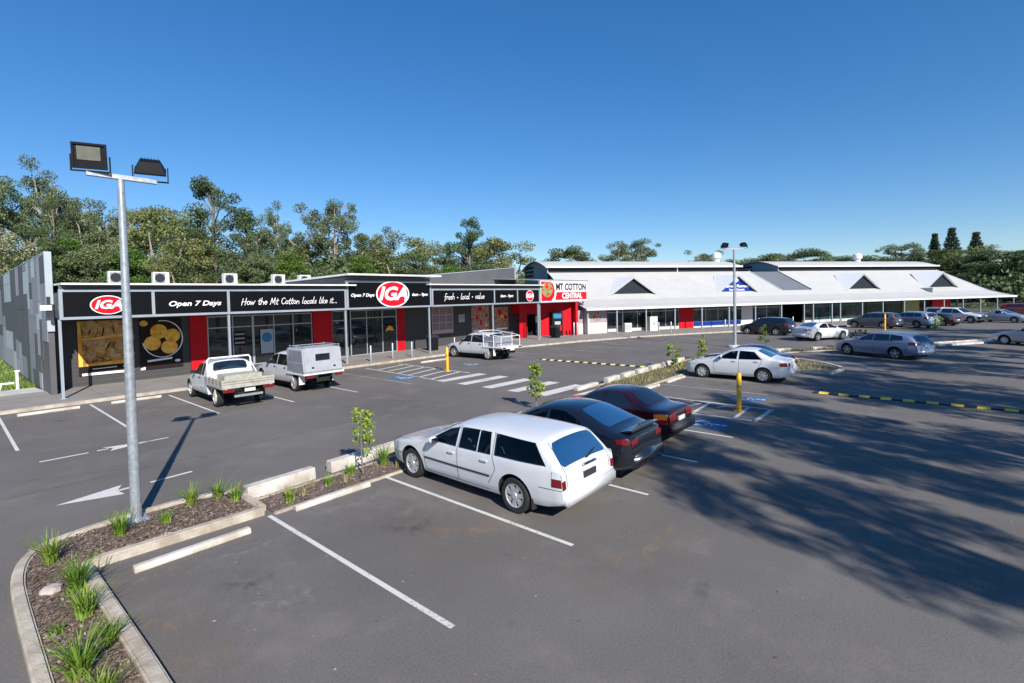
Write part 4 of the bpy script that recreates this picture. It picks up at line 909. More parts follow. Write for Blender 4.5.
def bin_(x, y, label):
    t = thing('litter_bin', label, 'bin', (x, y, .127)); b = MB(); b.extr([(-.3, 0), (.3, 0), (.33, .95), (-.33, .95)], 'y', -.3, .3); obj('body', b, M['bin'], t)
    b = MB(); b.extr([(-.36, .95), (.36, .95), (.36, 1.02), (.2, 1.15), (-.2, 1.15), (-.36, 1.02)], 'y', -.34, .34); obj('lid', b, M['plastic'], t); b = MB(); b.box(-.2, .2, -.31, -.3, .7, .82); obj('slot', b, M['dark'], t)
bin_(24.3, 29.3, 'black litter bin under the catalogue board by the silver post'); bin_(37.6, 27.7, 'black litter bin in front of the red wall and cash machine')
t = thing('cash_machine', 'black and red cash machine set against the red wall under the central sign', 'cash machine', B2(-6.6, .7, .13), TH)
b = MB(); b.box(-.55, .55, -.3, .3, 0, 2.3); obj('housing', b, M['bin'], t); b = MB(); b.box(-.42, .42, -.32, -.3, 1.7, 2.15); obj('header_panel', b, M['postblue'], t); b = MB(); b.box(-.4, .4, -.32, -.3, .5, 1.0); obj('red_label', b, M['signred'], t); b = MB(); b.box(-.3, .3, -.33, -.3, 1.1, 1.4); obj('keypad', b, M['wall_light'], t)
for i, s in enumerate((-5.2, -4.85)):
    p = B2(s, -.3, .127); t = thing('steel_bollard', ['left of a pair of silver bollards at the corner of the red wall', 'right of a pair of silver bollards at the corner of the red wall'][i], 'bollard', p, 0, 'silver bollards by the red wall'); b = MB(); b.lathe([(.07, 0), (.07, 1.25), (.05, 1.28)], 12); obj('tube', b, M['steel'], t, 40); b = MB(); b.lathe([(.1, 0), (.1, .015)], 12); obj('base_ring', b, M['steel'], t)
for i, s in enumerate((3.0, 4.4, 10.9, 15.2, 19.8)):
    p = B2(s, -2.2, .127); t = thing('steel_bollard', ['slim silver bollard before the first arcade shop window', 'slim silver bollard before the white ice box', 'slim silver bollard before the red arcade panel', 'slim silver bollard before the blue window decal', 'slim silver bollard beside the black hatchback'][i], 'bollard', p, 0, 'silver bollards along the arcade'); b = MB(); b.lathe([(.06, 0), (.06, 1.05), (.04, 1.08)], 12); obj('tube', b, M['steel'], t, 40); b = MB(); b.lathe([(.09, 0), (.09, .015)], 12); obj('base_ring', b, M['steel'], t)
t = thing('ice_freezer', 'white upright freezer cabinet standing by the arcade shop window', 'freezer', B2(4.6, 1.4, .127), TH)
b = MB(); b.box(-.45, .45, -.35, .35, 0, 1.5); obj('cabinet', b, M['shop_white'], t); b = MB(); b.box(-.4, -.02, -.37, -.35, .2, 1.3); b.box(.02, .4, -.37, -.35, .2, 1.3); obj('door', b, M['white_metal'], t); b = MB(); b.box(-.05, .05, -.4, -.37, .6, .9); obj('handle', b, M['plastic'], t)
t = thing('display_stand', 'low pale display stand beside the arcade glass left of the freezer', 'stand', B2(1.6, 1.4, .127), TH); b = MB(); b.box(-.4, .4, -.3, .3, 0, .9); obj('cabinet', b, M['shop_white'], t); b = MB(); b.box(-.35, .35, -.32, -.3, .2, .8); obj('panel', b, M['wall_light'], t)

# speed humps: black rubber base with yellow pads
def hump(x, y0, y1, label, n_=12):
    L = abs(y1-y0); t = thing('speed_hump', label, 'speed hump', (x, min(y0, y1), 0)); b = MB(); b.extr([(-.18, .001), (.18, .001), (.08, .05), (-.08, .05)], 'y', 0, L); obj('rubber_base', b, M['plastic'], t)
    for k in range(n_):
        a = L*(k+.22)/n_; c = a+L/n_*.5; b = MB(); b.poly([(-.165, a, .008), (-.078, a, .056), (-.078, c, .056), (-.165, c, .008)]); b.poly([(-.078, a, .056), (.078, a, .056), (.078, c, .056), (-.078, c, .056)]); b.poly([(.165, a, .008), (.078, a, .056), (.078, c, .056), (.165, c, .008)]); obj('yellow_pad', b, M['pad2' if n_ == 13 else 'pad'], t)
    return t
M['pad'] = mat('yellow_hump_pad', (.72, .62, .26), .6, vary=.15, vscale=5)
M['pad2'] = mat('bright_yellow_pad', (.85, .55, .04), .6)
t = hump(25.0, 12.3, 19.4, 'black and yellow speed hump across the lane before the arcade'); t.rotation_euler.z = R(2); 
t = hump(22.0, -4.2, 4.0, 'black and yellow speed hump in tree shade at the right side', 13)

# ================================================================ VEGETATION
def leaves(name, clumps, size, seed, m, aspect=.45, droop=0., parent=None, up_bias=0.):
    rg = np.random.default_rng(seed); V = []
    for (cx, cy, cz, rx, ry, rz_, n) in clumps:
        d = rg.normal(size=(n, 3)); d /= np.linalg.norm(d, axis=1)[:, None]; q = rg.random(n)**(1/2.4)
        p = np.array([cx, cy, cz])+d*q[:, None]*np.array([rx, ry, rz_])
        a = rg.normal(size=(n, 3)); a[:, 2] -= droop; a /= np.linalg.norm(a, axis=1)[:, None]
        c = rg.normal(size=(n, 3)); b_ = np.cross(a, c); b_ /= np.linalg.norm(b_, axis=1)[:, None]
        s = size*rg.uniform(.6, 1.35, n)[:, None]
        V.append(np.stack([p-a*s/2, p+b_*s*aspect/2, p+a*s/2, p-b_*s*aspect/2], 1))
    V = np.concatenate(V).reshape(-1, 3); nf = len(V)//4
    me = bpy.data.meshes.new(name); me.vertices.add(len(V)); me.vertices.foreach_set('co', V.ravel().astype('f'))
    me.loops.add(len(V)); me.loops.foreach_set('vertex_index', np.arange(len(V), dtype='i'))
    me.polygons.add(nf); me.polygons.foreach_set('loop_start', np.arange(0, len(V), 4, dtype='i'))
    me.update(calc_edges=True); me.validate(); me.materials.append(m)
    return link(name, me, parent)

def proto(kind, seed):
    """unit-ish tree of height 10, crown width about 5 (radius 2.5)"""
    rr = random.Random(seed); t = thing(kind, 'x', 'tree'); tr = MB(); cl = []
    H = 10.
    if kind == 'gum_tree':
        fork = rr.uniform(3.2, 4.6); lean = rr.uniform(-.4, .4); top = (lean, rr.uniform(-.3, .3), fork)
        tr.tube([(0, 0, -1), (lean*.3, 0, fork*.5), top], [.2, .16, .12], 7)
        nb = rr.randint(6, 8)
        for k in range(nb):
            a = 2*math.pi*k/nb+rr.uniform(-.4, .4); rad = rr.uniform(.5, 2.3); zt = H-.6-rad*rr.uniform(.5, 1.6) if k else H-.7
            if k == 0: rad = .4; zt = H-1.5
            e = Vector((top[0]+rad*math.cos(a), top[1]+rad*math.sin(a), zt)); md = Vector(top).lerp(e, .5)+Vector((rr.uniform(-.2, .2), rr.uniform(-.2, .2), -.2))
            tr.tube([top, md, e], [.10, .06, .025], 5)
            for j in range(rr.randint(7, 9)):
                q = md.lerp(e, rr.uniform(.1, 1.1)); off = Vector((rr.gauss(0, .55), rr.gauss(0, .55), rr.gauss(0, .55))); c = q+off
                tr.tube([q, q.lerp(c, .8)], [.03, .012], 4, cap=False)
                s = rr.uniform(.28, .6); cl.append((c.x, c.y, min(c.z, H-rr.uniform(.1, .8)), s, s, s*.85, int(130*s/.5)))
        o = leaves('crown', [(*c_[:6], int(c_[6]*1.7)) for c_ in cl], .15, seed, M['leaf_gum'], .4, .5, t)
    elif kind == 'leafy_gum_tree':
        tr.tube([(0, 0, -1), (.1, 0, 3), (.1, .1, 6.5), (0, 0, 9)], [.24, .18, .1, .03], 7)
        for k in range(54):
            z = rr.uniform(2.4, 9.6); pr_ = math.sin(math.pi*min(1, (z-1.6)/8.6))**.7*2.5; a = rr.uniform(0, 6.28); q = pr_*rr.uniform(.35, 1); c = Vector((q*math.cos(a), q*math.sin(a), z))
            tr.tube([(.1, .1, max(2.5, z-1.3)), c], [.06, .02], 4, cap=False); s = rr.uniform(.35, .8); cl.append((c.x, c.y, c.z, s, s, s*.8, int(200*s/.7)))
        leaves('crown', [(*c_[:6], int(c_[6]*1.5)) for c_ in cl], .17, seed, M['leaf_dark'], .45, .3, t)
    elif kind == 'olive_tree':
        for k in range(5):
            a = 2*math.pi*k/5+rr.uniform(-.3, .3); e = (1.3*math.cos(a), 1.3*math.sin(a), rr.uniform(5.5, 7.2)); tr.tube([(.1*math.cos(a), .1*math.sin(a), -1), (.5*math.cos(a), .5*math.sin(a), 3.5), e], [.13, .1, .03], 6)
            for j in range(8):
                z = rr.uniform(2.4, 9.3); q = rr.uniform(.6, 2.5)*math.sin(math.pi*min(1, (z-1)/9.6))**.6; aa = a+rr.uniform(-.7, .7); s = rr.uniform(.45, .85); cl.append((q*math.cos(aa), q*math.sin(aa), z, s, s, s*.9, int(170*s/.7)))
        leaves('crown', [(*c_[:6], int(c_[6]*1.6)) for c_ in cl], .19, seed, M['leaf_olive'], .4, .8, t)
    elif kind == 'round_tree':
        tr.tube([(0, 0, -1), (0, 0, 3), (.1, 0, 7)], [.28, .2, .06], 7)
        for k in range(52):
            d = Vector((rr.gauss(0, 1), rr.gauss(0, 1), abs(rr.gauss(0, 1))*1.0-.35)).normalized(); c = Vector((0, 0, 5.0))+Vector((d.x*2.1, d.y*2.1, d.z*4.2))*rr.uniform(.7, 1); s = rr.uniform(.5, .85); cl.append((c.x, c.y, c.z, s, s, s*.7, int(190*s/.7)))
        for k in range(10): cl.append((rr.uniform(-1.7, 1.7), rr.uniform(-1.7, 1.7), rr.uniform(1.0, 4), .9, .9, .8, 150))
        leaves('crown', [(*c_[:6], int(c_[6]*1.6)) for c_ in cl], .19, seed, M['leaf_round'], .45, .1, t)
    elif kind == 'bushy_tree':
        tr.tube([(0, 0, -1), (0, 0, 3), (.1, 0, 6)], [.2, .14, .05], 6)
        for k in range(58):
            z = rr.uniform(.4, 9.3); q = 2.6*math.sin(math.pi*min(1, (z+2.5)/12.2))*rr.uniform(.5, 1); a = rr.uniform(0, 6.28); s = rr.uniform(.5, .9); cl.append((q*math.cos(a), q*math.sin(a), z, s, s, s*.75, int(170*s/.7)))
        leaves('crown', [(*c_[:6], int(c_[6]*1.6)) for c_ in cl], .19, seed, M['leaf_green'], .45, .1, t)
    elif kind == 'conifer_tree':
        tr.tube([(0, 0, -1), (0, 0, 9.7)], [.2, .02], 7)
        for k in range(26):
            z = 2.0+.30*k; L = ((10-z)*.36+.2)*rr.uniform(.75, 1.05)
            for j in range(6):
                a = 2*math.pi*j/6+k*.6+rr.uniform(-.3, .3); tr.tube([(0, 0, z), (L*math.cos(a), L*math.sin(a), z+.12*L)], [.035, .01], 3, cap=False)
                for q in (.45, .75, 1): cl.append((L*q*math.cos(a), L*q*math.sin(a), z+.1+rr.uniform(-.1, .1), .28, .28, .2, 30))
        leaves('crown', cl, .2, seed, M['leaf_conifer'], .5, 0, t)
    obj('trunk', tr, M['bark_pale' if kind in ('olive_tree', 'gum_tree') else 'bark'], t, 50, recalc=False)
    t['category'] = 'tree'; return t

PR = {k: [proto(k, 10*i+j) for j in range(n)] for i, (k, n) in enumerate((('gum_tree', 4), ('leafy_gum_tree', 3), ('olive_tree', 2), ('round_tree', 3), ('bushy_tree', 3), ('conifer_tree', 1)))}
used = {}
def tree(kind, x, y, H, W, label, rz=None, group='trees behind the shops', lw=1.):
    lst = PR[kind]; k = used.get(kind, 0); used[kind] = k+1; src = lst[k % len(lst)]
    z0 = hillz(x, y)-.2; H = H-z0; sxy = W/5.0
    rz = random.Random(k*7+3).uniform(0, 6.28) if rz is None else rz
    if k < len(lst): o = src; o['label'] = label
    else: o = copy_tree(src); o['label'] = label
    o.location = (x, y, z0); o.rotation_euler = (0, 0, rz); o.scale = (sxy, sxy, H/10); o['group'] = group; return o
g, l, ol, ro, bu, co = 'gum_tree', 'leafy_gum_tree', 'olive_tree', 'round_tree', 'bushy_tree', 'conifer_tree'
TR = [
 (g, 6.0, 105.7, 25.0, 13, 'tall thin gum at the very left edge of the picture'), (g, 12.1, 107.6, 28.0, 12.5, 'tallest wispy gum rising above the checkered wall'),
 (l, 11.6, 98.0, 20.0, 5.0, 'narrow vine covered tree standing below the tallest wispy gum'),
 (g, 17.1, 114, 24.2, 12, 'sparse gum just left of the near floodlights'), (g, 20.9, 115.7, 23.8, 11, 'sparse gum directly behind the near lamp post'),
 (ol, 21.1, 85.1, 19.7, 13, 'broad yellow green tree with pale stems just right of the near lamp post'), (g, 25.5, 116.4, 24.0, 13, 'gum showing above the broad yellow green tree'),
 (l, 32.2, 96.7, 25.6, 13.5, 'tall dark leafy gum above the Open 7 Days lettering'), (l, 37.6, 96.7, 20.6, 12, 'dark leafy gum, lower, right of the tall dark one'),
 (g, 40.5, 90.4, 22.5, 8, 'slender gum poking up above the left of the slogan'), (g, 44.8, 79.3, 22.4, 13, 'large sparse gum above the right end of the slogan'),
 (g, 46.5, 71.4, 17.1, 10, 'sparse gum left of the large oval sign top'), (ol, 42.6, 57.6, 13.3, 11.5, 'full olive green tree directly above the large oval sign'),
 (g, 55.4, 64.2, 14.2, 8.5, 'thin gum right of the raised entry roof'), (l, 54.3, 56.4, 16.4, 7.5, 'dark rounded gum above the grey parapet'), (ol, 52, 46.9, 13.0, 11, 'full olive green tree at the right end of the grey parapet'),
 (ro, 78.6, 54.5, 14.7, 12, 'rounded tree behind the left end of the arcade roof'), (g, 88.4, 50.8, 14.9, 10, 'sparse gum behind the first dark gable'), (g, 93.9, 47.6, 16.1, 13, 'wide sparse gum behind the arcade right of the first dark gable'),
 (g, 109.9, 41.5, 14.4, 9, 'small gum just left of the first white roof vent'), (ro, 118.8, 31.4, 13.8, 14, 'rounded tree just right of the far lamp post'), (ro, 136.5, 26.4, 15.3, 17, 'big rounded tree behind the gap between the two upper roofs'),
 (ro, 155.7, 19.6, 13.9, 18, 'low wide tree behind the second half of the arcade roof'), (g, 142.3, 7.6, 15.2, 11, 'gum with open crown right of the second white roof vent'),
 (co, 154.1, 3.3, 17.0, 5.0, 'leftmost of the three dark conifers at the right'), (co, 151.4, .3, 17.8, 6.0, 'middle and tallest of the three dark conifers at the right'), (co, 157.7, -3.9, 16.9, 6.0, 'rightmost of the three dark conifers at the right'),
 (ro, 139.5, -7.4, 12.8, 15, 'large rounded tree at the right edge behind the verandah end'), (ol, 145.7, -2.3, 13.0, 14, 'pale olive tree in front of the rightmost conifer'), (l, 146.3, 3.1, 12.5, 14, 'dark tree below the leftmost conifer'),
 (ro, 167.5, 13.8, 13.6, 16, 'low tree line top left of the open crowned gum'), (l, 128.7, -11.3, 10.6, 14, 'dark tree cut by the right edge of the picture'), (ro, 129, 42.5, 13.3, 13, 'low tree behind the blue pharmacy gable'),
 (l, 130.3, -4.5, 8.4, 12, 'dark shrubby tree behind the verandah end posts'), (l, 135.4, -9, 8.4, 12.5, 'dark shrubby tree right of the verandah end'), (l, 149.2, -.3, 9.4, 13, 'dark shrubby tree left of the verandah end'),
 (l, 7.3, 79.6, 13.4, 7.5, 'dense green tree above the checkered wall, left part'), (bu, 10.9, 81.6, 13, 8, 'dense green tree above the front edge of the checkered wall'),
 (ro, 12.8, 76.3, 12.9, 8, 'dense green tree left of the near lamp post'), (g, 16.0, 100, 19.5, 12, 'mid height gum between the checkered wall and the near lamp post'), (g, 29.0, 103, 20.5, 12, 'gum crown left of the tall dark leafy gum'), (l, 27.2, 92, 16.5, 10, 'mid green gum below and left of the tall dark leafy gum'),
 (g, 35.8, 88, 17.5, 11, 'gum crown below and right of the tall dark leafy gum'), (ol, 39.5, 84, 14.5, 11, 'olive crown below the slender gum'), (g, 43.0, 88, 17.0, 12, 'gum crown left of the large sparse gum'), (l, 47.2, 82, 14.5, 11, 'dark green gum behind the large sparse gum'),
 (g, 50.5, 74, 14.5, 11, 'gum crown between the full olive tree and the thin gum'), (l, 50.0, 66, 11.5, 9, 'low dark gum behind the left end of the grey parapet'), (g, 60.5, 60, 14.0, 9, 'feathery gum just right of the dark rounded gum'), (g, 3.5, 99, 20.0, 11, 'second gum at the very left edge, shorter'),
 (bu, 15.3, 73.5, 11.3, 8, 'dense green tree right behind the near lamp post'), (ol, 18.8, 66.6, 11.6, 7.5, 'dense green tree above the second roof air conditioner'),
 (l, 22, 65.9, 11.0, 8.5, 'dense green tree above the third roof air conditioner'), (ro, 26.2, 64.2, 11.1, 6.5, 'round grey green tree above the fourth roof air conditioner'),
 (bu, 29.7, 63.2, 10.6, 7.5, 'dense green tree above the middle of the slogan'), (ro, 32.6, 59.9, 9.2, 7.5, 'dense green tree above the fifth roof air conditioner'), (bu, 36.6, 58.3, 10.3, 7.5, 'dense green tree above the raised entry roof left part'),
 (l, 41.6, 52.6, 10, 7, 'low green tree above the raised entry roof right part'), (bu, 45.7, 51, 9.1, 7, 'low green tree above the handwritten fresh lettering'), (ro, 47.8, 45.6, 9.6, 6.5, 'low green tree behind the middle of the grey parapet'),
]
for a in TR: tree(*a)
# flowering bush at the left edge
rr = random.Random(8); t = thing('flowering_tree', 'pale cream flowering tree at the left edge above the checkered wall', 'tree', (4.6, 70.5, 0)); tr = MB(); tr.tube([(0, 0, -.5), (0, 0, 5), (.3, 0, 9)], [.2, .15, .04], 6); obj('trunk', tr, M['bark'], t)
leaves('crown', [(rr.uniform(-1.8, 1.8), rr.uniform(-1.8, 1.8), rr.uniform(5, 11.4), .9, .9, .8, 160) for k in range(36)], .24, 4, M['leaf_flower'], .5, 0, t)
# distant forest
rr = random.Random(21); cl = []
for k in range(1500):
    az = rr.uniform(-8, 104); r = 100+150*rr.random()**.8; x, y = r*math.sin(R(az)), r*math.cos(R(az)); s = rr.uniform(2.2, 4.2)
    cl.append((x, y, hillz(x, y)+rr.uniform(1.5, 7.0 if az < 72 else 5.2), s, s, s*.8, 70))
for k in range(900):
    az = rr.uniform(-6, 46); r = rr.uniform(78, 108); x, y = r*math.sin(R(az)), r*math.cos(R(az)); s = rr.uniform(1.6, 2.8); cl.append((x, y, hillz(x, y)+rr.uniform(.5, 9.5 if az < 36 else 7), s, s, s*.8, 70))
o = leaves('forest', cl, .75, 9, M['leaf_round2'] if 'leaf_round2' in M else leafmat('forest_leaves', (.056, .086, .034), (.16, .20, .085)), .55, .2); o['kind'] = 'stuff'
# trees behind and right of the camera that throw the shade on the car park
SH = [(4.0, -13.5, 15.5, 4.6), (7.3, -15.5, 18, 5.2), (11.4, -13.0, 15, 5.6), (16.2, -15.5, 18, 6.2), (20.6, -12.5, 14, 5.0), (26.0, -15.5, 18, 7), (31.5, -12.5, 14.5, 6.5), (37.5, -14.5, 17, 8), (45.5, -16, 18, 8), (54, -18, 18, 8)]
SHL = 'tall gum tree outside the picture, shading the asphalt at the right'
for x, y, H, W in SH: tree(g, x, y, H, W, SHL, group='gum trees along the street outside the picture')

# saplings in the strips
def sapling(x, y, z, H, label, seed, wd=.3, m='leaf_bright', low=.3, cnt=1.):
    rr = random.Random(seed); t = thing('sapling', label, 'sapling', (x, y, z), 0, 'young saplings in the planting strips')
    tr = MB(); pts = [(0, 0, 0)]
    for k in range(1, 5): pts.append((pts[-1][0]+rr.uniform(-.03, .03), pts[-1][1]+rr.uniform(-.03, .03), H*k/4.3))
    tr.tube(pts, [.02, .017, .013, .009, .004], 6); cl = []
    for k in range(16):
        z_ = H*rr.uniform(low, .97); a = rr.uniform(0, 6.28); q = wd*rr.uniform(.3, .9)*(1.15-z_/H*.5); c = (q*math.cos(a), q*math.sin(a), z_); tr.tube([(0, 0, max(.1, z_-.15)), c], [.008, .003], 4, cap=False); s = rr.uniform(.08, .15)*(H/1.4); cl.append((*c, s, s, s*.8, int(26*cnt)))
    obj('stem', tr, M['bark'], t, recalc=False); leaves('foliage', cl, .085*(1 if wd < .35 else 1.2), seed, M[m], .5, .2, t)
sapling(6.12, 9.9, .04, 1.5, 'nearest bright green sapling left of the white station wagon', 3, .28, cnt=1.5)
sapling(13.6, 10.9, .04, 1.62, 'bright green sapling behind the black sedan beside the zebra crossing', 5, .36, cnt=2.2)
sapling(25.49, 11.0, .06, 1.3, 'bushy sapling on the far strip, left of the pair before the white sedan', 7, .5, cnt=2.6, low=.12)
sapling(29.64, 11.1, .06, 1.5, 'narrow sapling on the far strip, right of the pair before the white sedan', 9, .36, cnt=2.2, low=.12)
sapling(34.6, 9.1, .06, 1.7, 'dark thin sapling behind the bright white sedan in the shade', 11, .4, 'leaf_green', .4)
sapling(55.0, -5.2+6.2, .06, 1.5, 'sapling on the right strip in front of the white canopy utility', 13, .45, cnt=2)
sapling(45.2, 5.2, .06, .9, 'low leafy sapling above the roof of the silver blue wagon', 15, .8, 'leaf_green', .2, 2.5)
def tuft(x, y, z, H, n_, label, seed, m='blade', sp_=1.):
    rr = random.Random(seed); b = MB()
    for k in range(n_):
        a = rr.uniform(0, 6.28); h = H*rr.uniform(.5, 1.1); ln = h*rr.uniform(.15, .75)*sp_; w_ = rr.uniform(.006, .011)*(1+H); ca, sa = math.cos(a), math.sin(a); bx, by = rr.gauss(0, .03), rr.gauss(0, .03); px, py = -sa*w_, ca*w_
        prev = None
        for q in (0, .35, .7, 1):
            r_ = ln*q**1.6; zz = h*(q-.28*q**3*(ln/h)); ww = (1-q*.85); c = (bx+ca*r_, by+sa*r_, zz); cur = [(c[0]-px*ww, c[1]-py*ww, c[2]), (c[0]+px*ww, c[1]+py*ww, c[2])]
            if prev:
                i = len(b.v)
                b.v += [prev[0], prev[1], cur[1], cur[0]] if False else []
                b.quad(prev[0], prev[1], cur[1], cur[0])
            prev = cur
    me = b.mesh('grass_clump', M[m], recalc=False); bm = bmesh.new(); bm.from_mesh(me); bmesh.ops.remove_doubles(bm, verts=bm.verts, dist=.0002); bm.to_mesh(me); bm.free()
    o = link('grass_clump', me); o.location = (x, y, z); tag(o, label, 'grass clump', 'strappy grass clumps in the garden beds')
TU = [(1.86, 10.45, .36, 90, 'dense green grass clump just left of the near lamp post base'), (.98, 10.15, .42, 55, 'loose grass clump at the rounded island corner'), (1.1, 8.85, .42, 110, 'large grass clump behind the pale pink rock'), (1.05, 8.05, .33, 85, 'grass clump just below the large one beside the rock'),
 (1.15, 7.2, .22, 60, 'small grass clump leaning on the bay kerb'), (.82, 6.75, .45, 80, 'bright grass clump at the bottom edge of the picture'), (2.5, 10.42, .2, 60, 'small grass clump just right of the near lamp post base'), (3.05, 10.95, .36, 50, 'upright grass clump midway along the island back edge'),
 (3.5, 10.9, .36, 50, 'left of two grass clumps at the right end of the lamp post island'), (3.66, 10.45, .34, 60, 'right of two grass clumps at the right end of the lamp post island'), (4.35, 9.65, .26, 40, 'first grass clump in the strip beside the empty bay'), (5.9, 10.05, .26, 60, 'grass clump just left of the nearest sapling'),
 (6.75, 10.05, .42, 75, 'tall grass clump at the front wheel of the white station wagon'), (5.3, 9.9, .18, 50, 'dull short grass clump in the middle of the strip'), (.78, 7.9, .14, 30, 'tiny grass clump beside the outer island kerb'), (.9, 6.2, .3, 60, 'grass clump partly cut off below the bright one')]
for i, (x, y, h, n_, lb) in enumerate(TU): tuft(x, y, .07 if y > 9.6 and x < 3.8 or x < 1.4 else .035, h*1.25, int(n_*1.4), lb, i+1, sp_=1.25)
for i, (x, y) in enumerate([(4.7, 9.8), (5.0, 10.1), (4.5, 10.1), (5.6, 9.75), (6.9, 9.7)]): tuft(x, y, .035, .2, 26, ['dry straw grass clump first from the island kerb', 'dry straw grass clump behind the wheel stop, left', 'dry straw grass clump against the first kerb block', 'dry straw grass clump behind the wheel stop, right', 'dry straw grass clump under the white station wagon nose'][i], 50+i, 'straw', .6)
# ground cover in the far strips
mb = MB(); rr = random.Random(31)
for k in range(3600):
    q = rr.random()
    if q < .45: x, y = rr.uniform(18.8, 30), rr.uniform(9.9, 11.4)
    elif q < .75: x, y = rr.uniform(27.5, 31.5), rr.uniform(4.6, 9.3)
    else:
        tt = rr.random()*2.999; i = int(tt); f = tt-i; a, b_ = sl[i], sl[i+1]; x = a[0]+(b_[0]-a[0])*f+rr.uniform(-.3, .3); y = a[1]+(b_[1]-a[1])*f+rr.uniform(-.3, .3)
    if q >= .45 and q < .75 and x > 30.2 and y < 5.6: continue
    h = rr.uniform(.05, .28); a = rr.uniform(0, 3.14); dx, dy = .02*math.cos(a), .02*math.sin(a); mb.poly([(x-dx, y-dy, .06), (x+dx, y+dy, .06), (x+rr.uniform(-.1, .1), y+rr.uniform(-.1, .1), .06+h*.7)], 1 if rr.random() < .35 else 0)
struct('ground_cover', mb, [M['straw'], M['leaf_green']], recalc=False, kind='stuff')
